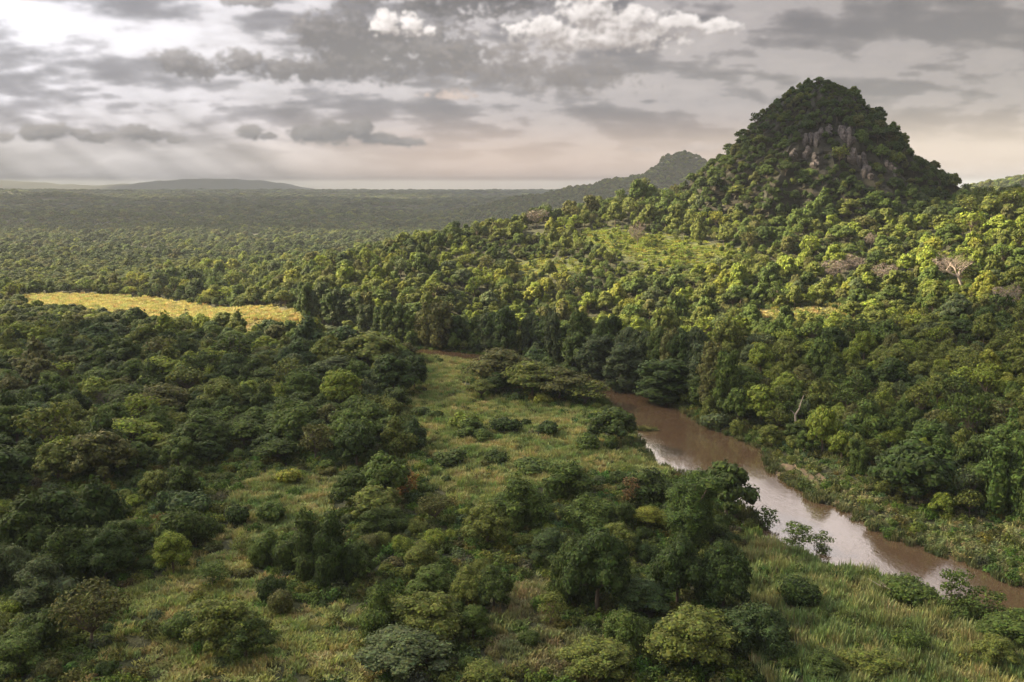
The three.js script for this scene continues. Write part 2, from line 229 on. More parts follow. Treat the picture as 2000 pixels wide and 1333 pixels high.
// ---------------------------------------------------------------- ground shape
function inside(poly, x, z) {
  let hit = false;
  for (let i = 0, j = poly.length - 1; i < poly.length; j = i++) {
    const [xi, zi] = poly[i], [xj, zj] = poly[j];
    if ((zi > z) !== (zj > z) && x < ((xj - xi) * (z - zi)) / (zj - zi) + xi) hit = !hit;
  }
  return hit;
}
function segDist(line, x, z, closed) {
  let best = 1e9, side = 0, at = 0;
  for (let i = 0; i < line.length - (closed ? 0 : 1); i++) {
    const a = line[i], b = line[(i + 1) % line.length], dx = b[0] - a[0], dz = b[1] - a[1];
    const t = clamp(((x - a[0]) * dx + (z - a[1]) * dz) / (dx * dx + dz * dz || 1), 0, 1), d = Math.hypot(x - a[0] - dx * t, z - a[1] - dz * t);
    if (d < best) { best = d; side = dx * (z - a[1]) - dz * (x - a[0]); at = i + t; }
  }
  return { d: best, side, at };
}
const RIVER = [...BANK_NEAR, ...[...BANK_FAR].reverse()];
const RIVER_BOX = [Math.min(...RIVER.map((p) => p[0])) - 12, Math.max(...RIVER.map((p) => p[0])) + 12, Math.min(...RIVER.map((p) => p[1])) - 12, Math.max(...RIVER.map((p) => p[1])) + 12];
function riverGap(x, z) {                                          // metres from the water's edge, negative in the river
  if (x < RIVER_BOX[0] || x > RIVER_BOX[1] || z < RIVER_BOX[2] || z > RIVER_BOX[3]) return 99;
  const d = segDist(RIVER, x, z, true).d;
  return inside(RIVER, x, z) ? -d : d;
}
function localGround(x, z) {
  let h = GROUND_LEVEL;
  for (const [px, pz, w] of GROUND_POINTS) h += w * Math.sqrt((x - px) * (x - px) + (z - pz) * (z - pz) + 2025);
  return h;
}
function bump(x, z, cx, cz, sx, sz, h) { const q = ((x - cx) / sx) ** 2 + ((z - cz) / sz) ** 2; return q < 12 ? h * Math.exp(-q) : 0; }
function ground(x, z) {
  const r = Math.hypot(x, z), k = ss(820, 1150, r);
  let h = k < 1 ? (1 - k) * localGround(x, z) : 0;
  if (k > 0) {
    const roll = ss(1000, 2600, r) * (1 - 0.8 * ss(7000, 10500, r));
    h += k * (69 * ss(1500, 9500, r) + roll * (15 * noise2(x / 900 + 5, z / 520) + 6 * noise2(x / 300, z / 240 + 9)));
    h += bump(x, z, -3050, -4700, 520, 300, 46) + bump(x, z, -2500, -4300, 900, 300, 18);                                                            // low hill on the left horizon
  }
  const gap = r < 700 ? riverGap(x, z) : 99;
  h += 0.35 * noise2(x / 22, z / 22) * ss(2, 14, gap);
  if (gap < 7) h = lerp(-0.95 - clamp(-gap * 0.35, 0, 2.4), h, ss(-0.3, 7, gap));
  return h;
}

// ---------------------------------------------------------------- materials
function noiseTexture(size, f, srgb, repeatMetres) {
  const d = new Uint8Array(size * size * 4);
  for (let y = 0; y < size; y++) for (let x = 0; x < size; x++) {
    const a = (x / size) * Math.PI * 2, b = (y / size) * Math.PI * 2, c = f(x / size, y / size, a, b), o = (y * size + x) * 4;
    for (let i = 0; i < 3; i++) d[o + i] = clamp(Math.round(255 * c[i]), 0, 255);
    d[o + 3] = 255;
  }
  const t = new THREE.DataTexture(d, size, size);
  t.wrapS = t.wrapT = THREE.RepeatWrapping; t.magFilter = THREE.LinearFilter; t.repeat.set(1 / repeatMetres, 1 / repeatMetres);
  if (srgb) t.colorSpace = THREE.SRGBColorSpace;
  t.needsUpdate = true;
  return t;
}
const tiled = (u, v, s, o = 0) => {                                // seamless noise: four shifted copies blended
  const n = (a, b) => noise2(a * s + o, b * s + o);
  return (n(u, v) * (1 - u) * (1 - v) + n(u - 1, v) * u * (1 - v) + n(u, v - 1) * (1 - u) * v + n(u - 1, v - 1) * u * v);
};
const earthMap = noiseTexture(512, (u, v) => {
  const a = tiled(u, v, 6) * 0.5 + tiled(u, v, 23, 3) * 0.35 + tiled(u, v, 90, 8) * 0.3, q = 0.66 + 0.24 * a, w = 0.5 + 0.5 * tiled(u, v, 11, 5);
  return [q * (0.93 + 0.07 * w), q, q * (0.86 + 0.1 * w)];
}, true, 37);
const roughMap = noiseTexture(512, (u, v) => { const q = 0.5 + 0.25 * tiled(u, v, 9) + 0.2 * tiled(u, v, 31, 4) + 0.16 * tiled(u, v, 100, 6); return [q, q, q]; }, false, 37);
const rippleMap = noiseTexture(512, (u, v) => { const q = 0.5 + 0.2 * tiled(u, v, 14) + 0.22 * tiled(u, v, 40, 2) + 0.14 * tiled(u, v, 95, 9); return [q, q, q]; }, false, 26);
const rockMap = noiseTexture(512, (u, v) => {
  const cr = Math.abs(tiled(u, v * 0.4, 18, 2)), a = 0.62 + 0.18 * tiled(u, v, 12) + 0.14 * tiled(u, v, 50, 7) - (cr < 0.06 ? 0.2 : 0);
  return [a, a * 0.96, a * 0.92];
}, true, 14);
const rgb = (r, g, b) => new THREE.Color().setRGB(r, g, b);
const M = {
  ground: new THREE.MeshStandardMaterial({ color: 0xffffff, vertexColors: true, map: earthMap, bumpMap: roughMap, bumpScale: 0.5, roughness: 1 }),
  water: new THREE.MeshPhysicalMaterial({ color: rgb(0.100, 0.063, 0.037), roughness: 0.05, ior: 2.3, specularIntensity: 1, clearcoat: 1, clearcoatRoughness: 0.06, bumpMap: rippleMap, bumpScale: 0.06 }),
  sand: new THREE.MeshStandardMaterial({ color: rgb(0.36, 0.24, 0.16), map: earthMap, bumpMap: roughMap, bumpScale: 0.2, roughness: 1 }),
  mud: new THREE.MeshStandardMaterial({ color: rgb(0.22, 0.125, 0.08), map: earthMap, bumpMap: roughMap, bumpScale: 0.2, roughness: 0.8 }),
  rock: new THREE.MeshStandardMaterial({ color: rgb(0.19, 0.178, 0.175), vertexColors: true, map: rockMap, roughness: 0.95 }),
  bark: new THREE.MeshStandardMaterial({ color: rgb(0.105, 0.082, 0.062), vertexColors: true, roughness: 0.95 }),
  paleBark: new THREE.MeshStandardMaterial({ color: rgb(0.32, 0.265, 0.225), vertexColors: true, roughness: 0.9 }),
  twigs: new THREE.MeshStandardMaterial({ color: rgb(0.185, 0.155, 0.130), vertexColors: true, roughness: 1 }),
  darkTwigs: new THREE.MeshStandardMaterial({ color: rgb(0.105, 0.083, 0.078), vertexColors: true, roughness: 1 }),
  cloud: new THREE.MeshPhysicalMaterial({ color: rgb(0.85, 0.85, 0.87), roughness: 0.95, transmission: 0.9, thickness: 0, ior: 1.02, side: THREE.DoubleSide }),
  thinCloud: new THREE.MeshPhysicalMaterial({ color: rgb(0.85, 0.85, 0.87), roughness: 0.64, transmission: 0.9, thickness: 0, ior: 1.02, side: THREE.DoubleSide }),
};
// leaf colours (linear reflectance)
const LEAF = {
  deep: [0.045, 0.075, 0.016], dark: [0.064, 0.096, 0.020], green: [0.088, 0.132, 0.026], vine: [0.078, 0.126, 0.026], blue: [0.064, 0.102, 0.032], olive: [0.130, 0.158, 0.032],
  brownolive: [0.112, 0.120, 0.036], lime: [0.175, 0.225, 0.032], yellow: [0.225, 0.245, 0.038], grey: [0.096, 0.128, 0.050], greydark: [0.066, 0.092, 0.036], brown: [0.180, 0.123, 0.054], orange: [0.250, 0.150, 0.045],
};
const LEAF_WORD = { deep: 'deep green', dark: 'dark green', green: 'mid green', vine: 'vivid green', blue: 'bluish green', olive: 'olive green', brownolive: 'brownish olive', lime: 'light green', yellow: 'yellow-green', grey: 'grey-green', greydark: 'dusky grey-green', brown: 'brown', orange: 'orange-tipped' };
const leafMat = {};
const leafSettings = { vertexColors: true, roughness: 0.8, specularIntensity: 0.2, transmission: 0.36, thickness: 0, side: THREE.DoubleSide };
for (const k of Object.keys(LEAF)) leafMat[k] = new THREE.MeshPhysicalMaterial({ color: rgb(...LEAF[k]), ...leafSettings });
const leafAny = new THREE.MeshPhysicalMaterial({ color: 0xffffff, ...leafSettings });     // copies bring their own colour

// ---------------------------------------------------------------- small mesh builder
class Mesher {
  constructor() { this.p = []; this.c = []; this.uv = null; }
  tri(a, b, c, k) { this.p.push(a[0], a[1], a[2], b[0], b[1], b[2], c[0], c[1], c[2]); for (let i = 0; i < 3; i++) this.c.push(k[0], k[1], k[2]); }
  tube(pts, radii, sides, k) {
    let last = null;
    for (let i = 0; i < pts.length; i++) {
      const a = pts[Math.max(0, i - 1)], b = pts[Math.min(pts.length - 1, i + 1)];
      let dx = b[0] - a[0], dy = b[1] - a[1], dz = b[2] - a[2]; const l = Math.hypot(dx, dy, dz) || 1; dx /= l; dy /= l; dz /= l;
      let ux = Math.abs(dy) < 0.9 ? -dz : 1, uy = 0, uz = Math.abs(dy) < 0.9 ? dx : 0; const q = ux * dx + uy * dy + uz * dz; ux -= q * dx; uy -= q * dy; uz -= q * dz; const m = Math.hypot(ux, uy, uz) || 1; ux /= m; uy /= m; uz /= m;
      const vx = dy * uz - dz * uy, vy = dz * ux - dx * uz, vz = dx * uy - dy * ux, ring = [];
      for (let s = 0; s < sides; s++) { const t = (s / sides) * Math.PI * 2, cs = Math.cos(t) * radii[i], sn = Math.sin(t) * radii[i]; ring.push([pts[i][0] + ux * cs + vx * sn, pts[i][1] + uy * cs + vy * sn, pts[i][2] + uz * cs + vz * sn]); }
      if (last) for (let s = 0; s < sides; s++) { const n = (s + 1) % sides; this.tri(last[s], last[n], ring[s], k); this.tri(last[n], ring[n], ring[s], k); }
      last = ring;
    }
  }
  geometry(smooth) {
    const g = new THREE.BufferGeometry();
    g.setAttribute('position', new THREE.Float32BufferAttribute(this.p, 3));
    g.setAttribute('color', new THREE.Float32BufferAttribute(this.c, 3));
    if (this.uv) g.setAttribute('uv', new THREE.Float32BufferAttribute(this.uv, 2));
    if (smooth) g.computeVertexNormals();
    return g;
  }
}
function randDir(rng) { const y = 2 * rng() - 1, t = rng() * Math.PI * 2, r = Math.sqrt(1 - y * y); return [r * Math.cos(t), y, r * Math.sin(t)]; }
const norm = (v) => { const l = Math.hypot(v[0], v[1], v[2]) || 1; return [v[0] / l, v[1] / l, v[2] / l]; };
function leafTone(rng) { const v = 0.48 + 1.0 * rng(), w = rng() < 0.07 ? 1.4 : 1; return [v * w * (0.86 + 0.28 * rng()), v * w * (0.92 + 0.12 * rng()), v * (0.75 + 0.5 * rng())]; }
// A spray of leaves: a folded pointed blade pair
function spray(m, p, n, len, wid, droop, rng, k) {
  let t = randDir(rng);
  if (droop) t = [t[0] * (1 - droop), t[1] * (1 - droop) - droop, t[2] * (1 - droop)];
  const q = t[0] * n[0] + t[1] * n[1] + t[2] * n[2];
  t = norm([t[0] - q * n[0], t[1] - q * n[1], t[2] - q * n[2]]);
  const s = [n[1] * t[2] - n[2] * t[1], n[2] * t[0] - n[0] * t[2], n[0] * t[1] - n[1] * t[0]];
  const h = len / 2, w = wid / 2, f = wid * 0.22;
  const a = [p[0] - t[0] * h, p[1] - t[1] * h, p[2] - t[2] * h], b = [p[0] + t[0] * h, p[1] + t[1] * h, p[2] + t[2] * h];
  m.tri(a, [p[0] + s[0] * w - n[0] * f, p[1] + s[1] * w - n[1] * f, p[2] + s[2] * w - n[2] * f], b, k);
  m.tri(b, [p[0] - s[0] * w - n[0] * f, p[1] - s[1] * w - n[1] * f, p[2] - s[2] * w - n[2] * f], a, k);
}
const ICO = new THREE.IcosahedronGeometry(1, 1).getAttribute('position').array;
const ICO0 = new THREE.IcosahedronGeometry(1, 0).getAttribute('position').array;
// clumps: {c:[x,y,z], r:[rx,ry,rz]} covered with sprays of leaves round a dense leafy heart
function foliage(m, clumps, o, rng) {
  const { card, cover = 1, aspect = 0.75, droop = 0, jitter = 0.45, lobes = 0.24, core = 0.8, under = 0.35 } = o, seed = rng() * 50;
  const swell = (d) => 1 + lobes * noise3(d[0] * 1.9 + seed, d[1] * 1.9, d[2] * 1.9) + lobes * 0.7 * noise3(d[0] * 4.3, d[1] * 4.3 + seed, d[2] * 4.3);
  clumps.forEach((q, qi) => {
    const mean = (q.r[0] + q.r[1] + q.r[2]) / 3, count = Math.round((cover * 4 * Math.PI * mean * mean * 0.8) / (card * card * aspect * 0.5));
    for (let i = 0; i < count; i++) {
      const d = randDir(rng);
      if (d[1] < -under && rng() < 0.75) continue;
      const k = swell([d[0] + qi, d[1], d[2]]) * (0.84 + 0.26 * rng());
      const p = [q.c[0] + d[0] * q.r[0] * k, q.c[1] + d[1] * q.r[1] * k, q.c[2] + d[2] * q.r[2] * k];
      if (p[1] < 0.05) continue;
      let hidden = false;
      for (let j = 0; j < clumps.length && !hidden; j++) if (j !== qi) { const w = clumps[j]; hidden = ((p[0] - w.c[0]) / w.r[0]) ** 2 + ((p[1] - w.c[1]) / w.r[1]) ** 2 + ((p[2] - w.c[2]) / w.r[2]) ** 2 < 0.68; }
      if (hidden) continue;
      const e = randDir(rng), n = norm([d[0] / q.r[0] * mean + e[0] * jitter, d[1] / q.r[1] * mean + e[1] * jitter + 0.25, d[2] / q.r[2] * mean + e[2] * jitter]);
      const s = card * (0.7 + 0.6 * rng());
      spray(m, p, n, s * (1 + droop), s * aspect, droop, rng, leafTone(rng));
    }
    if (core > 0) {
      const src = card > 1.2 ? ICO0 : ICO;
      for (let i = 0; i < src.length; i += 9) {
        const v = [0, 3, 6].map((j) => { const d = [src[i + j], src[i + j + 1], src[i + j + 2]], k = core * swell([d[0] + qi, d[1], d[2]]); return [q.c[0] + d[0] * q.r[0] * k, Math.max(0.02, q.c[1] + d[1] * q.r[1] * k), q.c[2] + d[2] * q.r[2] * k]; });
        m.tri(v[0], v[1], v[2], leafTone(rng));
      }
    }
  });
}
function limbs(m, clumps, forkY, base, rng, o = {}) {
  const tone = () => { const v = 0.75 + 0.5 * rng(); return [v, v * 0.97, v * 0.93]; }, lean = [(rng() - 0.5) * 0.9, (rng() - 0.5) * 0.9], stems = o.stems ?? 1;
  for (let s = 0; s < stems; s++) {
    const a = stems > 1 ? (s / stems) * 6.283 + rng() : 0, off = stems > 1 ? 0.35 : 0, top = [lean[0] + Math.cos(a) * off * 3, forkY, lean[1] + Math.sin(a) * off * 3];
    m.tube([[Math.cos(a) * off, -0.8, Math.sin(a) * off], [Math.cos(a) * off + lean[0] * 0.2, forkY * 0.45, Math.sin(a) * off + lean[1] * 0.3], top], [base * 1.35, base * 0.95, base * 0.75], 6, tone());
    clumps.forEach((q, i) => {
      if (i % stems !== s) return;
      const mid = [(top[0] * 0.5 + q.c[0] * 0.5) + (rng() - 0.5), top[1] + (q.c[1] - top[1]) * 0.42, (top[2] * 0.5 + q.c[2] * 0.5) + (rng() - 0.5)];
      m.tube([top, mid, [q.c[0], q.c[1] + q.r[1] * 0.2, q.c[2]]], [base * 0.5, base * 0.3, base * 0.1], 4, tone());
      if (o.twigs) for (let t = 0; t < o.twigs; t++) { const d = randDir(rng); m.tube([mid, [q.c[0] + d[0] * q.r[0] * 0.5, q.c[1] + d[1] * q.r[1] * 0.4, q.c[2] + d[2] * q.r[2] * 0.5], [q.c[0] + d[0] * q.r[0], q.c[1] + Math.abs(d[1]) * q.r[1], q.c[2] + d[2] * q.r[2]]], [base * 0.2, base * 0.1, base * 0.03], 3, tone()); }
    });
  }
}
// Growth forms. Each gives { W, H, clumps, foliage settings, fork height, trunk radius } in metres.
const FORMS = {
  domed(rng) {
    const clumps = [{ c: [0, 5.8, 0], r: [3.6, 3.0, 3.6] }], n = 24 + Math.floor(rng() * 5), squash = 0.8 + 0.4 * rng(), lop = (rng() - 0.5) * 1.6;
    for (let i = 0; i < n; i++) { const t = i * 2.4 + rng() * 0.9, e = Math.sqrt((i + 0.5) / n), r = 0.85 + 1.1 * rng() * rng() + 0.25, R = 5.1 * e * (0.8 + 0.3 * rng()); clumps.push({ c: [Math.cos(t) * R * squash + lop * (1 - e), 9.4 - 5.4 * e * e + (rng() - 0.5) * 1.7, (Math.sin(t) * R) / squash], r: [r * 1.15, r * 0.95, r * 1.15] }); }
    return { W: 12.5, H: 10.6, clumps, fork: 4, base: 0.34 };
  },
  round(rng) {
    const clumps = [], n = 17;
    for (let i = 0; i < n; i++) { const d = randDir(rng), r = 1.1 + 0.8 * rng(), k = 0.55 + 0.45 * rng(); clumps.push({ c: [d[0] * 4.2 * k, 6.6 + d[1] * 3.2 * k, d[2] * 4.2 * k], r: [r * 1.2, r * 0.85, r * 1.2] }); }
    return { W: 11.5, H: 10.6, clumps, fork: 2.6, base: 0.26, cover: 0.62, core: 0.34, twigs: 3, jitter: 0.9 };
  },
  layered(rng) {
    const clumps = [], n = 17;
    for (let i = 0; i < n; i++) { const t = i * 2.4 + rng(), e = Math.sqrt((i + 0.3) / n), r = 1.5 + 1.1 * rng(); clumps.push({ c: [Math.cos(t) * 5.2 * e, 7.6 - 3.4 * e * rng() - 1.2 * e, Math.sin(t) * 5.2 * e], r: [r * 1.35, r * 0.42, r * 1.35] }); }
    return { W: 13.5, H: 8.4, clumps, fork: 2.4, base: 0.3, core: 0.6, jitter: 0.45, under: 0.1, twigs: 1 };
  },
  riverside(rng) {
    const clumps = [{ c: [0, 11, 0], r: [3.2, 6.5, 3.2] }];
    for (let i = 0; i < 24; i++) { const y = 2.5 + (i / 24) * 15.5, t = i * 2.4 + rng(), prof = Math.sin(Math.PI * clamp((y - 0.5) / 19.5, 0.08, 0.97)) ** 0.55, R = 4.0 * prof * (0.75 + 0.35 * rng()), r = 1.5 + 1.0 * rng(); clumps.push({ c: [Math.cos(t) * R, y, Math.sin(t) * R], r: [r * 1.1, r * 1.05, r * 1.1] }); }
    return { W: 12, H: 20, clumps, fork: 5, base: 0.45, droop: 0.2 };
  },
  vine(rng) {
    const clumps = [], n = 8 + Math.floor(rng() * 3);
    for (let i = 0; i < n; i++) { const t = i * 2.4 + rng(), e = Math.sqrt(i / n), h = (8.6 - 4.4 * e) * (0.7 + 0.45 * rng()), r = 1.35 + 0.8 * rng(); clumps.push({ c: [Math.cos(t) * 4.3 * e, h * 0.5, Math.sin(t) * 4.3 * e], r: [r, h * 0.56, r] }); clumps.push({ c: [Math.cos(t) * 4.3 * e + rng() - 0.5, h * 0.86, Math.sin(t) * 4.3 * e], r: [r * 1.2, r * 0.85, r * 1.2] }); }
    return { W: 11.5, H: 8.9, clumps, fork: 2, base: 0.25, droop: 0.35, jitter: 0.5, lobes: 0.3, under: 2 };
  },
  tower(rng) {
    const clumps = [];
    for (let i = 0; i < 5; i++) { const t = i * 2.1 + rng(), h = 11.5 + 3.8 * rng() - i * 0.8; clumps.push({ c: [Math.cos(t) * 1.9, h * 0.5, Math.sin(t) * 1.9], r: [1.5 + 0.5 * rng(), h * 0.52, 1.5 + 0.5 * rng()] }); }
    for (let i = 0; i < 9; i++) { const t = i * 2.4 + rng(), y = 6 + 8.2 * rng(), r = 1.1 + 0.7 * rng(); clumps.push({ c: [Math.cos(t) * 2.6, y, Math.sin(t) * 2.6], r: [r * 1.15, r * 0.8, r * 1.15] }); }
    return { W: 8.2, H: 15, clumps, fork: 7, base: 0.4, droop: 0.35, jitter: 0.5, lobes: 0.34, under: 2 };
  },
  shrub(rng) {
    const clumps = [{ c: [0, 1.7, 0], r: [2.0, 1.7, 2.0] }], n = 8;
    for (let i = 0; i < n; i++) { const t = i * 2.4 + rng(), e = 0.45 + 0.55 * rng(), r = 0.85 + 0.55 * rng(); clumps.push({ c: [Math.cos(t) * 2.0 * e, 1.2 + 2.2 * (1 - e * 0.8) * (0.6 + 0.5 * rng()), Math.sin(t) * 2.0 * e], r: [r * 1.1, r, r * 1.1] }); }
    return { W: 6, H: 4.2, clumps, fork: 0.6, base: 0.09, stems: 3, under: 2 };
  },
  slender(rng) {
    const clumps = [];
    for (let i = 0; i < 11; i++) { const t = i * 2.4 + rng(), y = 1.8 + (i / 11) * 5, r = 0.6 + 0.5 * rng(), R = 1.7 * Math.sin(Math.PI * clamp(y / 7.6, 0.15, 0.95)) * (0.5 + 0.6 * rng()); clumps.push({ c: [Math.cos(t) * R, y, Math.sin(t) * R], r: [r * 1.2, r * 0.8, r * 1.2] }); }
    return { W: 5.2, H: 7.4, clumps, fork: 1.6, base: 0.11, cover: 0.75, core: 0.3, twigs: 2, jitter: 0.9 };
  },
};
const LOD = { fine: { card: 0.47, cover: 0.85 }, mid: { card: 0.8, cover: 0.85 }, lite: { card: 1.15, cover: 0.85 }, far: { card: 1.4, cover: 0.8 } };
const SMALL = { shrub: 0.72, slender: 0.72, tower: 0.62, vine: 0.85 };
const protos = {};
function proto(form, lod, variant) {
  const key = form + lod + variant;
  if (!protos[key]) {
    const rng = mulberry(form.length * 7919 + form.charCodeAt(0) * 131 + variant * 17 + 5), f = FORMS[form](rng), L = LOD[lod], crown = new Mesher(), trunk = new Mesher();
    let clumps = f.clumps;
    limbs(trunk, f.clumps, f.fork, f.base, rng, { stems: f.stems, twigs: lod === 'far' ? 0 : f.twigs });
    foliage(crown, clumps, { ...f, card: L.card * (SMALL[form] ?? 1), cover: L.cover * (f.cover ?? 1) }, rng);
    protos[key] = { W: f.W, H: f.H, crown: crown.geometry(), trunk: trunk.geometry() };
  }
  return protos[key];
}
// A leafless tree: limbs forking down to twigs
function bareGeometry(seed, H, W, thick, depth, lean = 0) {
  const rng = mulberry(seed), m = new Mesher();
  (function grow(p, d, len, r, level) {
    const tone = 0.75 + 0.5 * rng(), pts = [p], rad = [r], n = 3; let q = p;
    for (let i = 0; i < n; i++) { d = norm([d[0] + (rng() - 0.5) * 0.5, d[1] + (rng() - 0.5) * 0.35 + 0.06, d[2] + (rng() - 0.5) * 0.5]); q = [q[0] + (d[0] * len) / n * (W / H + 0.3), q[1] + (d[1] * len) / n, q[2] + (d[2] * len) / n * (W / H + 0.3)]; pts.push(q); rad.push(r * (1 - 0.5 * (i + 1) / n)); }
    m.tube(pts, rad, level < 2 ? 6 : 3, [tone, tone * 0.97, tone * 0.94]);
    if (level >= depth) return;
    const kids = level === 0 ? 5 : level < depth - 1 ? 3 : 4;
    for (let k = 0; k < kids; k++) { const a = (k / kids) * 6.283 + rng() * 1.5, s = 0.65 + 0.5 * rng(), at = pts[1 + Math.floor(rng() * 3)] ?? q; grow(level === 0 ? pts[2 + (k % 2)] : at, norm([d[0] * 0.7 + Math.cos(a) * s, d[1] * 0.65 + 0.18, d[2] * 0.7 + Math.sin(a) * s]), len * (0.55 + 0.25 * rng()), r * 0.46, level + 1); }
  })([0, -0.4, 0], norm([lean, 1, 0]), H * 0.42, thick, 0);
  const g = m.geometry(); g.computeBoundingBox();
  const b = g.boundingBox, sx = W / Math.max(b.max.x - b.min.x, b.max.z - b.min.z), sy = H / b.max.y;
  g.scale(sx, sy, sx);
  return g;
}

// ---------------------------------------------------------------- adding things
const taken = {};
function numbered(name) { const n = taken[name] ?? 0; taken[name] = n + 1; return n ? name + '_' + String(n).padStart(3, '0') : name; }
function shade(o) { o.traverse((c) => { if (c.isMesh) c.castShadow = c.receiveShadow = true; }); return o; }
function structure(name, geometry, material, label) { const m = new THREE.Mesh(geometry, material); m.name = name; m.userData = { kind: 'structure', label }; scene.add(shade(m)); return m; }
function part(parent, name, geometry, material) { const m = new THREE.Mesh(geometry, material); m.name = name; parent.add(m); return m; }
function thing(name, label, category, x, y, z, group) {
  const g = new THREE.Group(); g.name = numbered(name); g.position.set(x, y, z); g.userData = { label, category }; if (group) g.userData.group = group; scene.add(g); return g;
}
function mass(name, label) { const g = new THREE.Group(); g.name = name; g.userData = { kind: 'stuff', label }; scene.add(g); return g; }
function scatter(parent, name, geometry, material, list) {          // list of {x,y,z,sx,sy,turn,col,tx,tz}
  if (!list.length) return;
  const im = new THREE.InstancedMesh(geometry, material, list.length), o = new THREE.Object3D(), c = new THREE.Color();
  im.name = name; im.userData.kind = 'stuff'; im.castShadow = im.receiveShadow = true;
  list.forEach((q, i) => { o.position.set(q.x, q.y, q.z); o.rotation.set(q.tx ?? 0, q.turn, q.tz ?? 0); o.scale.set(q.sx, q.sy, q.sx * (q.long ?? 1)); o.updateMatrix(); im.setMatrixAt(i, o.matrix); if (q.col) im.setColorAt(i, c.setRGB(...q.col)); });
  parent.add(im);
}

// ---------------------------------------------------------------- ground, river
{
  const rings = [], spokes = [];
  for (let i = 0; i <= 330; i++) rings.push(i === 0 ? 0 : 22 * Math.pow(27000 / 22, (i - 1) / 329));
  for (let a = -180; a < 180; a += Math.abs(a + 0.01) < 42 ? 0.42 : 6) spokes.push(a * RAD);
  const ns = spokes.length, pos = [], col = [], uv = [], idx = [];
  for (const r of rings) for (const a of spokes) {
    const x = Math.sin(a) * r, z = -Math.cos(a) * r, y = ground(x, z), n = 0.5 + 0.5 * noise2(x / 60, z / 60), gap = r < 700 ? riverGap(x, z) : 99;
    let c = mix3([0.060, 0.066, 0.026], [0.088, 0.086, 0.036], n);
    if (gap < 2) c = [0.13, 0.085, 0.055];
    for (const [k, poly] of Object.entries(CLEARINGS)) if (r < 900 && inside(poly, x, z)) c = { golden: [0.30, 0.235, 0.075], meadow: [0.16, 0.18, 0.035], meadowlow: [0.16, 0.18, 0.035], pale: [0.2, 0.18, 0.06], lawn: [0.12, 0.12, 0.04] }[k] ?? [0.105, 0.105, 0.04];
    pos.push(x, y, z); col.push(...c); uv.push(x, z);
  }
  for (let i = 0; i < rings.length - 1; i++) for (let j = 0; j < ns; j++) { const a = i * ns + j, b = i * ns + ((j + 1) % ns), c = a + ns, d = b + ns; if (i > 0) idx.push(a, b, c); idx.push(b, d, c); }
  const g = new THREE.BufferGeometry();
  g.setAttribute('position', new THREE.Float32BufferAttribute(pos, 3)); g.setAttribute('color', new THREE.Float32BufferAttribute(col, 3)); g.setAttribute('uv', new THREE.Float32BufferAttribute(uv, 2));
  g.setIndex(idx); g.computeVertexNormals();
  structure('ground', g, M.ground, 'rolling savanna ground under grass and woodland');
}
{
  const pos = [], uv = [], idx = [], n = BANK_NEAR.length;
  for (let i = 0; i < n; i++) {
    const a = BANK_NEAR[i], b = BANK_FAR[i], l = Math.hypot(b[0] - a[0], b[1] - a[1]), ex = ((b[0] - a[0]) / l) * 2.5, ez = ((b[1] - a[1]) / l) * 2.5;
    for (const [x, z] of [[a[0] - ex, a[1] - ez], [b[0] + ex, b[1] + ez]]) { pos.push(x, -0.8, z); uv.push((x * 0.33 + z * 0.94) * 0.38, x * 0.94 - z * 0.33); }
    if (i < n - 1) idx.push(i * 2, i * 2 + 2, i * 2 + 1, i * 2 + 1, i * 2 + 2, i * 2 + 3);
  }
  const g = new THREE.BufferGeometry();
  g.setAttribute('position', new THREE.Float32BufferAttribute(pos, 3)); g.setAttribute('uv', new THREE.Float32BufferAttribute(uv, 2)); g.setIndex(idx); g.computeVertexNormals();
  structure('river', g, M.water, 'muddy brown river winding past the wooded slope');
}
function sheet(name, poly, material, label, lift) {                 // a patch of bare ground draped over the terrain
  const xs = poly.map((p) => p[0]), zs = poly.map((p) => p[1]), cx = xs.reduce((a, b) => a + b) / xs.length, cz = zs.reduce((a, b) => a + b) / zs.length, pos = [], uv = [], idx = [], N = 48, K = 6;
  for (let k = 0; k <= K; k++) for (let i = 0; i < N; i++) {
    const f = (i / N) * poly.length, a = poly[Math.floor(f)], b = poly[(Math.floor(f) + 1) % poly.length], t = f % 1, ex = lerp(a[0], b[0], t), ez = lerp(a[1], b[1], t), q = (k / K) * (1 + 0.14 * noise2(i * 0.7, cx));
    const x = lerp(cx, ex, q), z = lerp(cz, ez, q); pos.push(x, ground(x, z) + lift * (k === K ? -1 : 1), z); uv.push(x, z);
  }
  for (let k = 0; k < K; k++) for (let i = 0; i < N; i++) { const a = k * N + i, b = k * N + ((i + 1) % N); idx.push(a, b, a + N, b, b + N, a + N); }
  const g = new THREE.BufferGeometry();
  g.setAttribute('position', new THREE.Float32BufferAttribute(pos, 3)); g.setAttribute('uv', new THREE.Float32BufferAttribute(uv, 2)); g.setIndex(idx); g.computeVertexNormals();
  structure(name, g, material, label);
}
SAND.forEach((p, i) => sheet(i ? 'sandbank_' + String(i).padStart(3, '0') : 'sandbank', p, M.sand, 'pale bare sand beside the river', 0.35));
sheet('mudbank', MUD, M.mud, 'reddish mud along the far river bend', 0.3);

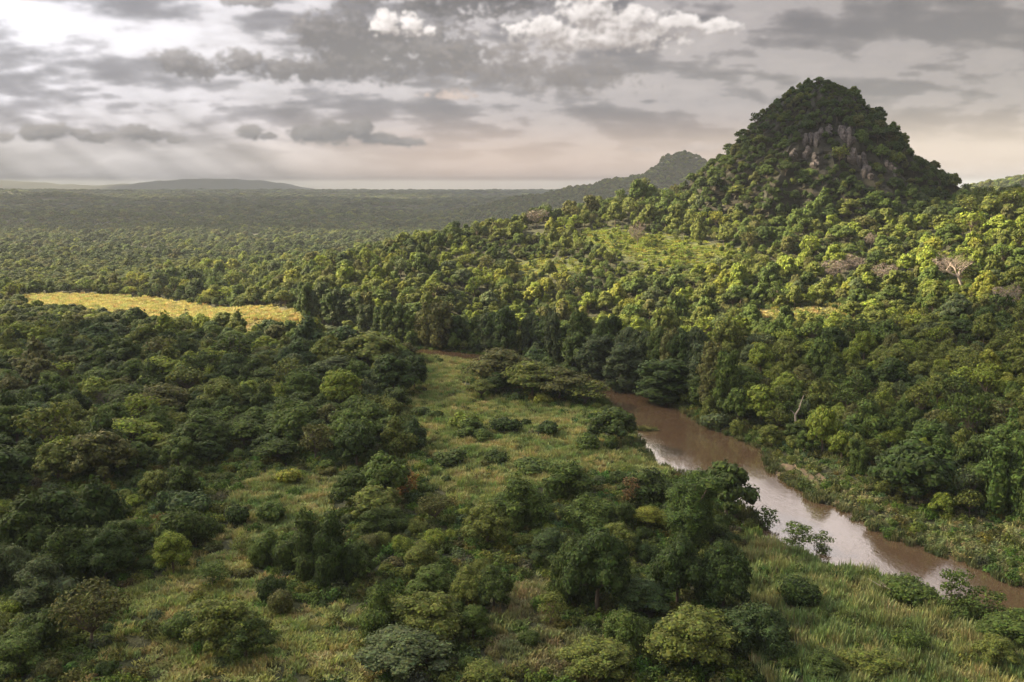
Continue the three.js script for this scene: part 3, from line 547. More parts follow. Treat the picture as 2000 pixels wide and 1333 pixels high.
// ---------------------------------------------------------------- hills
// the rocky hill: steep cone with ribs and gullies, trees all over
const HX = HILL[0] - 11, HZ = HILL[1];
const HILL_PROFILE = [[30, 130], [52, 117], [66, 106], [76, 97], [90, 85], [108, 65], [122, 49], [135, 38], [146, 29], [153, 21], [157, 12], [159, 0.1]];
function hillRadius(y, a) {
  let r = 0;
  for (let i = 0; i < HILL_PROFILE.length - 1; i++) { const [y0, r0] = HILL_PROFILE[i], [y1, r1] = HILL_PROFILE[i + 1]; if (y >= y0 && y <= y1) r = lerp(r0, r1, (y - y0) / (y1 - y0)); }
  const c = Math.cos(a), s = Math.sin(a), ribs = noise3(c * 2.6, s * 2.6, y / 55) * 0.10 + noise3(c * 7, s * 7, y / 26) * 0.05, k = clamp(r / 30, 0, 1);
  const lop = s < 2 ? 1 + 0.03 * c : 1;
  return r * lop * (1 + ribs * k) - (noise3(c * 14, s * 14, y / 9) > 0.35 ? 2.2 : 0) * k;
}
const hillPoint = (a, y) => { const r = hillRadius(y, a); return [HX + Math.cos(a) * r, y, HZ + Math.sin(a) * r]; };
{
  const m = new Mesher(), A = 150, Y = 64; m.uv = [];
  const P = []; for (let j = 0; j <= Y; j++) { const t = j / Y, y = lerp(31, 158.9, t); P.push([]); for (let i = 0; i <= A; i++) P[j].push(hillPoint((i % A) / A * Math.PI * 2, y)); }
  const tri = (p, q, r) => { const n = 0.5 + 0.5 * noise3(p[0] / 13, p[1] / 22, p[2] / 13), c = mix3([0.20, 0.24, 0.09], [0.42, 0.40, 0.24], n); m.tri(p, q, r, c); for (const v of [p, q, r]) m.uv.push((Math.atan2(v[2] - HZ, v[0] - HX) + Math.PI) * 70, v[1]); };
  for (let j = 0; j < Y; j++) for (let i = 0; i < A; i++) { tri(P[j][i], P[j + 1][i], P[j][i + 1]); tri(P[j][i + 1], P[j + 1][i], P[j + 1][i + 1]); }
  const hill = structure('rocky_hill', m.geometry(), M.rock, 'steep wooded rocky hill with grey cliff faces');
  // bare cliff faces: stacks of angular blocks
  ROCKS.forEach(([x, y, w, h], k) => {
    const rng = mulberry(900 + k), m2 = new Mesher(); m2.uv = [];
    const a = -Math.acos(clamp((x - HX) / hillRadius(y, Math.PI / 2), -0.98, 0.98)) * -1, n = 12;
    const c = hillPoint(a, y);
    for (let b = 0; b < n; b++) {
      const bx = (rng() - 0.5) * w * 1.1, by = (rng() - 0.5) * h * 0.95, sx = w * (0.2 + 0.16 * rng()), sy = h * (0.16 + 0.2 * rng()), sz = 2.6 + 2 * rng(), q = hillPoint(a, y + by), turn = rng() * 3, tone = 0.85 + 0.5 * rng(), s = rng() * 40;
      for (let i = 0; i < ICO.length; i += 9) {
        const v = [0, 3, 6].map((j) => { let d = [ICO[i + j], ICO[i + j + 1], ICO[i + j + 2]]; const p = Math.pow(Math.max(Math.abs(d[0]), Math.abs(d[1]), Math.abs(d[2])), 0.75), f = (1 / p) * (0.9 + 0.22 * noise3(d[0] * 2 + s, d[1] * 2, d[2] * 2)), ct = Math.cos(turn), st = Math.sin(turn); d = [d[0] * ct - d[2] * st, d[1], d[0] * st + d[2] * ct]; return [q[0] + bx + d[0] * sx * f, q[1] + d[1] * sy * f, q[2] + d[2] * sz * f - 0.4]; });
        const g = tone * (0.9 + 0.25 * rng()); m2.tri(v[0], v[1], v[2], [g * 1.2, g * 1.15, g * 1.15]); for (const p of v) m2.uv.push(p[0], p[1] * 0.5);
      }
    }
    part(hill, 'cliff_face', m2.geometry(), M.rock);
  });
  shade(hill);
}
function farHill(name, label, x0, x1, z0, z1, height, material, nx = 90, nz = 46) {
  const pos = [], col = [], uv = [], idx = [];
  for (let j = 0; j <= nz; j++) for (let i = 0; i <= nx; i++) { const x = lerp(x0, x1, i / nx), z = lerp(z0, z1, j / nz), n = 0.5 + 0.5 * noise2(x / 140, z / 140); pos.push(x, height(x, z), z); col.push(...mix3([0.045, 0.055, 0.022], [0.085, 0.085, 0.034], n)); uv.push(x, z); }
  for (let j = 0; j < nz; j++) for (let i = 0; i < nx; i++) { const a = j * (nx + 1) + i, b = a + nx + 1; idx.push(a, b, a + 1, a + 1, b, b + 1); }
  const g = new THREE.BufferGeometry();
  g.setAttribute('position', new THREE.Float32BufferAttribute(pos, 3)); g.setAttribute('color', new THREE.Float32BufferAttribute(col, 3)); g.setAttribute('uv', new THREE.Float32BufferAttribute(uv, 2)); g.setIndex(idx); g.computeVertexNormals();
  structure(name, g, material, label);
}
const alongX = (pts, x) => { if (x <= pts[0][0]) return pts[0][1]; for (let i = 0; i < pts.length - 1; i++) if (x <= pts[i + 1][0]) { const t = (x - pts[i][0]) / (pts[i + 1][0] - pts[i][0]); return lerp(pts[i][1], pts[i + 1][1], t * t * (3 - 2 * t)); } return pts[pts.length - 1][1]; };
const PEAK = [[-150, 20], [60, 58], [195, 84], [300, 106], [375, 117], [405, 138], [438, 170], [480, 180], [525, 172], [560, 142], [610, 112], [720, 84], [900, 40], [1100, 10]];
const peakHeight = (x, z) => { const q = Math.abs(z + 2560), top = alongX(PEAK, x), w = 150 + 120 * ss(180, 100, top); return -14 + (top + 14) * Math.exp(-((q / w) ** 2)) + 4 * noise2(x / 60, z / 60); };
farHill('distant_peak', 'blue hazy peak beyond the wooded ridge', -150, 1100, -3050, -2100, peakHeight, M.ground);
const EAST = [[560, 20], [700, 58], [775, 76], [814, 88], [866, 97], [960, 104], [1100, 92], [1300, 40]];
const eastHeight = (x, z) => { const q = Math.abs(z + 1500); return -14 + (alongX(EAST, x) + 14) * Math.exp(-((q / 260) ** 2)) + 3 * noise2(x / 50, z / 50); };
farHill('far_ridge', 'low hazy ridge at the right edge of the view', 560, 1300, -2000, -1050, eastHeight, M.ground);
const MASSIF = [[-15932, 352], [-13462, 339], [-12078, 311], [-11115, 271], [-10411, 217], [-9744, 194], [-8904, 234], [-8225, 298], [-7311, 348], [-6632, 343], [-5965, 316], [-5422, 257], [-4829, 135], [-4113, 18]];
const massifHeight = (x, z) => { const q = Math.abs(z + 21000); return -30 + (alongX(MASSIF, x) + 30) * Math.exp(-((q / 1300) ** 2)) + 14 * noise2(x / 500, z / 500); };
farHill('far_mountains', 'pale mountain slopes fading into haze on the horizon', -15900, -4100, -24500, -18000, massifHeight, M.ground, 120, 30);

// ---------------------------------------------------------------- plants: where each one stands
const FORM_OF = { d: 'domed', r: 'round', l: 'layered', m: 'riverside', v: 'vine', t: 'tower', s: 'shrub', a: 'slender' };
const NAME_OF = { domed: 'broadleaf_tree', round: 'open_crowned_tree', layered: 'flat_topped_tree', riverside: 'riverside_tree', vine: 'vine_draped_tree', tower: 'creeper_clad_tree', shrub: 'shrub', slender: 'sapling' };
const FORM_WORD = { domed: 'domed tree', round: 'open-crowned tree', layered: 'flat-topped tree', riverside: 'tall tree', vine: 'vine-draped tree', tower: 'creeper-clad tree', shrub: 'rounded shrub', slender: 'slender young tree' };
const rngP = mulberry(77), plants = [], cells = new Map(), cellKey = (x, z) => Math.floor(x / 12) * 4096 + Math.floor(z / 12);
function near(x, z, w, k) {
  for (let i = -2; i <= 2; i++) for (let j = -2; j <= 2; j++) for (const q of cells.get(cellKey(x + i * 12, z + j * 12)) ?? []) if (Math.hypot(q.x - x, q.z - z) < k * (q.w + w)) return true;
  return false;
}
function plant(form, x, z, w, h, col, extra = {}) {
  const q = { form, x, z, y: extra.y ?? ground(x, z), w, h, col, turn: rngP() * 6.283, v: Math.floor(rngP() * 4), long: 0.78 + 0.46 * rngP(), ...extra };
  plants.push(q);
  if (!extra.free) { const k = cellKey(x, z); if (!cells.has(k)) cells.set(k, []); cells.get(k).push(q); }
  return q;
}
const pick = (list, r) => { let s = 0; for (const [, p] of list) s += p; let t = r * s; for (const [v, p] of list) { t -= p; if (t <= 0) return v; } return list[0][0]; };
for (const [f, x, z, w, h, col] of PLANTS) plant(FORM_OF[f] ?? 'shrub', x, z, w, h, col, f === 'b' ? { bare: true } : {});
const MID_BANK = BANK_NEAR.map((p, i) => [(p[0] + BANK_FAR[i][0]) / 2, (p[1] + BANK_FAR[i][1]) / 2]);
const acrossRiver = (x, z) => { const s = segDist(MID_BANK, x, z, false); return z < -700 ? x > -330 - (z + 700) * 0.1 : s.side < 0; };
const clearingAt = (x, z) => { for (const k in CLEARINGS) if (inside(CLEARINGS[k], x, z)) return k; return null; };
const BARE_SPOTS = BARE.map(([, x, z, w]) => [x, z, w]);
// tall gallery forest along the far bank of the upper reach
for (let s = 4, line = BANK_FAR, i = 0; i < 11; i++) {
  const a = line[i], b = line[i + 1], l = Math.hypot(b[0] - a[0], b[1] - a[1]), nx = -(b[1] - a[1]) / l, nz = (b[0] - a[0]) / l, sg = acrossRiver((a[0] + b[0]) / 2 + nx * 30, (a[1] + b[1]) / 2 + nz * 30) ? 1 : -1;
  for (; s < l; s += 4.5 + 4 * rngP()) { const o = 4 + 9 * rngP(), x = lerp(a[0], b[0], s / l) + nx * sg * o, z = lerp(a[1], b[1], s / l) + nz * sg * o, w = 9 + 5 * rngP(), h = 19 + 9 * rngP(); if (x > -125 && !near(x, z, w, 0.22)) plant('riverside', x, z, w, h, pick([['dark', 3], ['greydark', 3], ['deep', 2], ['green', 1], ['brownolive', 1.5]], rngP())); }
  s -= l;
}
{
  const spots = [];
  for (let z = -1010; z < -105; z += 3.4) for (let x = -760; x < 760; x += 3.4) { const px = x + (rngP() - 0.5) * 3.2, pz = z + (rngP() - 0.5) * 3.2; if (Math.abs(px) < -pz * 0.76 + 25) spots.push([px, pz, rngP()]); }
  spots.sort((a, b) => a[2] - b[2]);
  for (const [x, z] of spots) {
    const r = Math.hypot(x, z), gap = riverGap(x, z);
    if (gap < 2.2 || r < 118) continue;
    if (Math.hypot(x - HX, z - HZ) < 90) continue;
    if (BARE_SPOTS.some((b) => Math.hypot(b[0] - x, b[1] - z) < b[2] * 0.6 || Math.hypot(b[0] * 0.984 - x, b[1] * 0.984 - z) < b[2] * 0.55)) continue;
    const lot = rngP(), size = rngP(), tint = rngP(), across = acrossRiver(x, z), field = clearingAt(x, z), n = noise2(x / 75 + 3, z / 75), n2 = noise2(x / 28, z / 28 + 7);
    let form, w, h, col;
    if (field) {
      const chance = { strip: 0.010, tall: 0.035, bank: 0.05, lawn: 0.006, glade: 0.008, gap: 0.02, golden: 0.006, meadow: 0.24, meadowlow: 0.24, pale: 0.12 }[field];
      if (lot > chance) continue;
      const edge = field === 'meadow' || field === 'meadowlow';
      form = edge && size > 0.6 ? 'slender' : 'shrub'; w = edge ? 2.2 + 4.5 * size * size : 1.8 + 2.6 * size; h = w * (edge ? 1.1 : 0.75);
      col = edge ? pick([['lime', 2], ['green', 2], ['olive', 1]], tint) : pick([['dark', 2], ['green', 3], ['olive', 2], ['deep', 1]], tint);
    } else if (across) {
      const y = ground(x, z);
      if (r > 880 && lot > 0.6) continue;
      const shrubby = ss(16, 30, y) * ss(64, 52, y);                // scrub on the open slope, taller wood at its foot and on the crest
      form = pick([['domed', 4.4], ['round', 2.2], ['layered', 0.9], ['shrub', 1 + 2.5 * shrubby], ['vine', y < 10 ? 1.6 : 0.1]], lot);
      w = form === 'shrub' ? 3 + 3.5 * size : lerp(5.5, 15, Math.pow(size, 1.8)) * (1 - 0.12 * shrubby) * (y > 52 ? 1.2 : 1);
      h = form === 'shrub' ? w * 0.8 : w * (0.62 + 0.62 * ((tint * 3.7) % 1)) + 1;
      const tone = 0.55 * n + 0.32 * n2 + 0.72 * (tint - 0.5);        // light and dark stands, with some mixing
      col = tone > 0.56 ? 'yellow' : tone > 0.24 ? 'lime' : tone > -0.10 ? 'olive' : tone > -0.42 ? 'green' : tone > -0.58 ? 'dark' : 'deep';
      if ((tint * 13.7) % 1 < 0.12) col = (tint * 5.3) % 1 < 0.5 ? 'brownolive' : 'grey';
    } else if (r > 600 || (x < -150 && r > 560)) {
      form = pick([['domed', 4], ['shrub', 2], ['layered', 1.4], ['round', 1]], lot); w = form === 'shrub' ? 4 + 2.5 * size : 6 + 4.5 * size; h = w * 0.78;
      col = pick([['olive', 3], ['greydark', 2], ['brownolive', 2], ['dark', 2], ['green', 1.5], ['grey', 1], ['lime', 0.6 + Math.max(0, n)]], tint);
    } else {
      if (gap < 9) { form = 'shrub'; w = 2.5 + 2.5 * size; h = w * 0.7; if (lot > 0.5) continue; }
      else { form = pick([['vine', 3], ['layered', 1.6], ['domed', 4], ['round', 0.8], ['shrub', 0.6]], lot); w = form === 'shrub' ? 4 + 3 * size : (9 + 9 * size * size) * (r > 260 ? 1.15 : 1); h = form === 'layered' ? w * 0.66 : w * (0.68 + 0.25 * tint); }
      const tone = 0.10 + 0.5 * n + 0.4 * n2 + 1.1 * ((tint * 7.31) % 1 - 0.5);
      col = tone > 0.5 ? 'lime' : tone > 0.24 ? 'olive' : tone > -0.08 ? 'green' : tone > -0.36 ? 'dark' : 'deep';
      if ((tint * 13.7) % 1 < 0.2) col = (tint * 5.3) % 1 < 0.35 ? 'brownolive' : (tint * 5.3) % 1 < 0.7 ? 'blue' : 'grey';
      if (r < 262 && lot > 0.2) continue;                            // the surveyed trees stand here; a little scrub fills the gaps
      if (r < 262) { form = 'shrub'; w = 3 + 3 * size; h = w * 0.72; }
    }
    if (!field && w > 4.5) {                                          // crowns keep clear of the openings and of the view into them
      const b = 1 + (0.9 * h + 0.3 * w) / r, s = (0.4 * w) / r;
      if (clearingAt(x + z * s, z - x * s) || clearingAt(x - z * s, z + x * s) || (r < 640 && clearingAt(x * b, z * b) && rngP() < 0.95)) continue;
    }
    if (near(x, z, w, field ? 0.5 : across ? 0.29 : 0.32)) continue;
    plant(form, x, z, w, h, col);
  }
}
// woods on the rocky hill
{
  const kept = [];
  for (let i = 0; i < 7000; i++) {
    const a = rngP() * Math.PI * 2, y = 56 + 102.5 * Math.pow(rngP(), 1.25), size = rngP(), tint = rngP(), p = hillPoint(a, y), w = (4.6 + 8 * size * size * size) * (y > 132 ? 0.66 : 1);
    if (Math.sin(a) < -0.35) continue;                                // only the sides that can be seen
    if (Math.sin(a) > 0 && ROCKS.some(([x, ry, rw, rh]) => Math.abs(p[0] - x) < rw * 0.55 + w * 0.25 && p[1] > ry - rh * 0.5 - w * 0.8 && p[1] < ry + rh * 0.5)) continue;
    if (kept.some((q) => Math.hypot(q[0] - p[0], (q[1] - p[1]) * 0.8, q[2] - p[2]) < 0.30 * (q[3] + w))) continue;
    kept.push([...p, w]);
    const form = pick([['domed', 5], ['vine', y < 118 ? 1.2 : 0], ['layered', 1.8], ['round', 1.2], ['shrub', 1]], rngP());
    plant(form, p[0], p[2], w, w * (form === 'shrub' ? 0.8 : 0.95) , pick([['deep', 2.4], ['dark', 3.4], ['green', 2.2], ['olive', 1.3], ['brownolive', 0.6]], tint), { y: p[1] - 0.9, free: true, hill: a });
  }
}
{
  const a = Math.acos(clamp((LEDGE_TREE[0] - HX) / hillRadius(98, Math.PI / 2), -1, 1)), p = hillPoint(a, 98);
  plant('round', p[0], p[2] + 2.5, 15, 15, 'olive', { y: 97, free: true, hill: a, ledge: true });
}

// ---------------------------------------------------------------- which of them can be picked out from the viewpoint
camera.updateMatrixWorld(true); camera.updateProjectionMatrix();
{
  const GW = 640, GH = 426, seen = new Uint8Array(GW * GH), v = new THREE.Vector3();
  const order = plants.map((q) => [q, Math.hypot(q.x, q.y - 80, q.z)]).sort((a, b) => a[1] - b[1]);
  for (const [q, d] of order) {
    const tall = q.form === 'vine' || q.form === 'shrub' || q.form === 'tower' || q.form === 'riverside', lo = tall ? 0 : q.h * 0.35;
    v.set(q.x, q.y + (q.h + lo) / 2, q.z).project(camera);
    q.sx = v.x; q.seen = 0; q.far = d;
    const px = (v.x * 0.5 + 0.5) * GW, py = (0.5 - v.y * 0.5) * GH, k = (GH / 2) / Math.tan(21.05 * RAD) / d, rx = q.w * 0.48 * k, ry = ((q.h - lo) * 0.5 * 0.93 + q.w * 0.12) * k;
    if (px < -rx || px > GW + rx || py < -ry || py > GH + ry) continue;
    let blocked = false;
    if (d > 420 && q.hill === undefined) for (let t = 0.45; t < 0.97 && !blocked; t += 0.04) blocked = 80 + (q.y + q.h - 80) * t < ground(q.x * t, q.z * t) + 2;
    if (blocked) continue;
    for (let y = Math.max(0, Math.floor(py - ry)); y <= Math.min(GH - 1, py + ry); y++) for (let x = Math.max(0, Math.floor(px - rx)); x <= Math.min(GW - 1, px + rx); x++)
      if (((x - px) / rx) ** 2 + ((y - py) / ry) ** 2 < 1 && !seen[y * GW + x]) { seen[y * GW + x] = 1; q.seen++; }
  }
}
const MOST = { hillside_tree: 290, broadleaf_tree: 300, shrub: 290, flat_topped_tree: 200, vine_draped_tree: 160, open_crowned_tree: 220, riverside_tree: 60, sapling: 40, creeper_clad_tree: 10 };
const singles = [], rest = [], byName = {};
for (const q of plants) { q.name = q.hill !== undefined ? 'hillside_tree' : NAME_OF[q.form]; if (!q.bare) (byName[q.name] ??= []).push(q); }
for (const [name, list] of Object.entries(byName)) { list.sort((a, b) => b.seen - a.seen); list.forEach((q, i) => ((q.ledge || i < MOST[name]) && q.seen >= 9 ? singles : rest).push(q)); }

// ---------------------------------------------------------------- words for each
const ORD = ['first', 'second', 'third', 'fourth', 'fifth', 'sixth', 'seventh', 'eighth', 'ninth', 'tenth', 'eleventh', 'twelfth', 'thirteenth', 'fourteenth', 'fifteenth', 'sixteenth', 'seventeenth', 'eighteenth', 'nineteenth', 'twentieth'];
const TENS = { 2: 'twenty', 3: 'thirty', 4: 'forty', 5: 'fifty', 6: 'sixty', 7: 'seventy', 8: 'eighty' };
const ordinal = (i) => (i <= 20 ? ORD[i - 1] : i % 10 ? TENS[Math.floor(i / 10)] + '-' + ORD[(i % 10) - 1] : TENS[i / 10].replace(/y$/, 'ieth'));
const FIELD_WORD = { strip: 'in the grassy strip by the river', tall: 'in the tall grass by the near bank', bank: 'on the flattened grass of the far bank', lawn: 'in the foremost clearing', glade: 'in the glade amid the woods', gap: 'in the small foreground gap', golden: 'on the golden field', meadow: 'in the sunlit slope meadow', meadowlow: 'in the lower slope meadow', pale: 'on the pale slope patch' };
function place(q) {
  if (q.ledge) return 'on a ledge between the cliff faces';
  if (q.hill !== undefined) return (q.y < 86 ? 'on the foot' : q.y < 110 ? 'on the lower flank' : q.y < 134 ? 'on the upper flank' : 'on the top') + ' of the hill';
  const f = clearingAt(q.x, q.z); if (f) return FIELD_WORD[f];
  const r = Math.hypot(q.x, q.z), gap = riverGap(q.x, q.z);
  if (acrossRiver(q.x, q.z)) {
    if (gap < 26) return q.z < -330 ? 'lining the far bank at the river bend' : 'along the far river bank';
    return q.y < 9 ? 'in the wood behind the far bank' : q.y < 20 ? 'low on the wooded slope' : q.y < 32 ? 'below the slope meadow' : q.y < 45 ? 'at mid height on the slope' : q.y < 58 ? 'high on the wooded slope' : 'on the ridge below the hill';
  }
  if (gap < 14) return 'on the near bank of the river';
  if (r > 700) return 'on the plain beyond the golden field';
  if (r > 560) return 'bordering the golden field';
  return r < 185 ? 'in the front row of the woods' : r < 215 ? 'in the second row of the woods' : r < 255 ? 'in the near woods' : r < 310 ? 'midway into the woods' : r < 380 ? 'deep in the near-side woods' : 'at the back of the near-side woods';
}
const sets = {};
for (const q of singles) { q.side = ''; q.where = place(q); q.say = LEAF_WORD[q.col] + ' ' + FORM_WORD[q.form]; (sets[q.say + q.where] ??= []).push(q); }
for (const list of Object.values(sets)) {
  list.sort((a, b) => a.sx - b.sx);
  list.forEach((q, i) => { q.label = list.length === 1 ? q.say + ' ' + q.where : (i === list.length - 1 ? 'rightmost ' + q.say + ' ' + q.where : ordinal(i + 1) + ' ' + q.say + ' from left ' + q.where); });
}
const GROUP_OF = { hillside_tree: 'trees on the rocky hill', broadleaf_tree: 'domed trees of the woodland', shrub: 'shrubs', flat_topped_tree: 'flat-topped trees', vine_draped_tree: 'trees draped in vines', open_crowned_tree: 'open-crowned trees', riverside_tree: 'tall trees along the far bank', sapling: 'young trees', creeper_clad_tree: 'trees clad in creepers' };
const lodOf = (q) => (q.far < 225 ? 'fine' : q.far < 400 ? 'mid' : 'lite');
for (const q of singles) {
  const p = proto(q.form, lodOf(q), q.v), t = thing(q.name, q.label, q.form === 'shrub' && q.hill === undefined ? 'shrub' : 'tree', q.x, q.y, q.z, GROUP_OF[q.name]);
  t.rotation.y = q.turn; t.scale.set(q.w / p.W, q.h / p.H, (q.w / p.W) * q.long);
  part(t, 'crown', p.crown, leafMat[q.col]); part(t, 'trunk', p.trunk, M.bark); shade(t);
}
{
  const woods = mass('woodland_fill', 'dense woodland trees merging into one canopy'), by = {};
  for (const q of rest) (by[q.form + '|' + (q.far < 300 ? 'fine' : q.far < 760 ? 'mid' : 'far') + '|' + q.v] ??= []).push(q);
  for (const [k, list] of Object.entries(by)) {
    const [form, lod, v] = k.split('|'), p = proto(form, lod, +v);
    const at = list.map((q) => { const b = 0.82 + 0.36 * rngP(), l = LEAF[q.col]; return { x: q.x, y: q.y, z: q.z, sx: q.w / p.W, sy: q.h / p.H, turn: q.turn, long: q.long, col: l.map((c) => c * b) }; });
    scatter(woods, 'crown', p.crown, leafAny, at); if (lod !== 'far') scatter(woods, 'trunk', p.trunk, M.bark, at.map((q) => ({ ...q, col: null })));
  }
}
// leafless trees and dead wood
{
  const geos = [0, 1, 2].map((i) => bareGeometry(300 + i, 8, 9, 0.24, 5)), darks = [0, 1].map((i) => bareGeometry(310 + i, 7, 9, 0.14, 5)), bao = bareGeometry(320, 12, 14, 0.8, 5);
  const hazes = [0, 1, 2].map((i) => { const m = new Mesher(), r = mulberry(340 + i), cl = []; for (let k = 0; k < 12; k++) { const d = randDir(r); cl.push({ c: [d[0] * 3, 5.2 + d[1] * 1.9, d[2] * 3], r: [1.5, 1.2, 1.5] }); } foliage(m, cl, { card: 1.0, cover: 0.34, aspect: 0.13, jitter: 1.6, core: 0, under: 2 }, r); return m.geometry(); });
  const baoList = BARE.map(([k, x, z, w, h], i) => ({ k, x, z, w, h, i }));
  const ranked = baoList.filter((b) => b.k === 'pink').sort((a, b) => a.x / -a.z - b.x / -b.z);
  for (const b of baoList) {
    const g = b.k === 'baobab' ? bao : geos[b.i % 3], tw = hazes[b.i % 3], n = ranked.indexOf(b);
    const t = thing(b.k === 'baobab' ? 'baobab_tree' : 'bare_tree', b.k === 'baobab' ? 'large pale leafless baobab with a stout trunk on the slope' : (n === ranked.length - 1 ? 'rightmost' : ordinal(n + 1)) + ' pinkish grey leafless tree' + (n === ranked.length - 1 ? '' : ' from left') + ' on the wooded slope', 'tree', b.x, ground(b.x, b.z), b.z, b.k === 'pink' ? 'leafless trees on the slope' : undefined);
    g.computeBoundingBox(); const s = b.w / (g.boundingBox.max.x - g.boundingBox.min.x), sy = Math.max(b.h * 1.1, 8.5) / g.boundingBox.max.y;
    t.scale.set(s, sy, s); t.rotation.y = b.i * 1.7;
    part(t, 'branches', g, b.k === 'baobab' ? M.paleBark : M.twigs); if (b.k !== 'baobab') part(t, 'twigs', tw, M.twigs); shade(t);
  }
  plants.filter((q) => q.bare).forEach((q, i) => {
    const t = thing('leafless_bush', i ? 'low purplish leafless bush amid the left woods' : 'round greyish purple leafless tree amid the left woods', i ? 'bush' : 'tree', q.x, q.y, q.z);
    t.scale.set(q.w / 9, q.h / 7, q.w / 9); part(t, 'branches', darks[i], M.darkTwigs); part(t, 'twigs', bareGeometry(330 + i, 7, 8.4, 0.12, 6), M.darkTwigs); shade(t);
  });
  const s = thing('dead_tree', 'bleached dead forked trunk on the far river bank', 'dead tree', SNAG[0], ground(SNAG[0], SNAG[1]), SNAG[1]);
  const m = new Mesher();
  m.tube([[0, -0.5, 0], [0.2, 4, 0], [-0.1, 6.5, 0]], [0.5, 0.36, 0.3], 7, [1, 1, 1]); m.tube([[-0.1, 6.3, 0], [1.1, 8.6, 0.2], [1.5, 10.4, 0], [2.3, 12.8, 0]], [0.28, 0.22, 0.17, 0.1], 6, [1.1, 1.08, 1.05]); m.tube([[-0.1, 6.3, 0], [-1.0, 7.4, 0], [-1.9, 8.0, 0.3]], [0.24, 0.16, 0.08], 5, [0.9, 0.9, 0.88]); m.tube([[1.1, 8.6, 0.2], [0.4, 9.8, 0.5]], [0.12, 0.05], 4, [1, 1, 1]);
  part(s, 'trunk', m.geometry(true), M.paleBark); shade(s);
  const f = thing('fallen_branches', 'bleached fallen branches lying in the tall grass', 'dead branch', BRANCHES[0], ground(BRANCHES[0], BRANCHES[1]), BRANCHES[1]);
  const rb = mulberry(41);
  for (let i = 0; i < 7; i++) { const b = new Mesher(), a = 2.55 + 0.5 * rb(), l = 5 + 4.5 * rb(), y = 1.6 + 0.3 * rb(), o = (rb() - 0.5) * 1.5; b.tube([[2.5, 1.1, o], [2.5 + Math.cos(a) * l * 0.4, y + 0.6, o - 0.4 * l * 0.4], [2.5 + Math.cos(a) * l * 0.75, y + 1.3, o - 0.5 * l * 0.75], [2.5 + Math.cos(a) * l, y + 1.5 + rb(), o - 0.55 * l]], [0.13, 0.09, 0.06, 0.02], 5, [1.15, 1.12, 1.08]); part(f, 'branch', b.geometry(true), M.paleBark); }
  shade(f);
}

// ---------------------------------------------------------------- grass, undergrowth, far woodland
const onSand = (x, z) => SAND.some((p) => inside(p, x, z)) || inside(MUD, x, z);
function tuftGeometry(seed, blades, H, W, lean) {
  const rng = mulberry(seed), m = new Mesher();
  for (let i = 0; i < blades; i++) {
    const a = rng() * 6.283, r = Math.sqrt(rng()) * W * 0.5, h = H * (0.55 + 0.6 * rng()), b = rng() * 6.283, o = (0.15 + 0.45 * rng()) * H * lean, x = Math.cos(a) * r, z = Math.sin(a) * r, w = 0.035 + 0.05 * rng() + W * 0.018, sx = Math.cos(b + 1.57) * w, sz = Math.sin(b + 1.57) * w, dx = Math.cos(b) * o, dz = Math.sin(b) * o, t = 0.7 + 0.6 * rng(), k = [t * (0.92 + 0.14 * rng()), t, t * (0.85 + 0.3 * rng())];
    const p0 = [x - sx, -0.1, z - sz], p1 = [x + sx, -0.1, z + sz], q0 = [x + dx * 0.35 - sx, h * 0.6, z + dz * 0.35 - sz], q1 = [x + dx * 0.35 + sx, h * 0.6, z + dz * 0.35 + sz], e = [x + dx, h, z + dz];
    m.tri(p0, p1, q0, k); m.tri(p1, q1, q0, k); m.tri(q0, q1, e, k);
  }
  return m.geometry();
}
const grassMat = new THREE.MeshPhysicalMaterial({ color: 0xffffff, vertexColors: true, roughness: 0.85, specularIntensity: 0.3, transmission: 0.25, thickness: 0, side: THREE.DoubleSide });
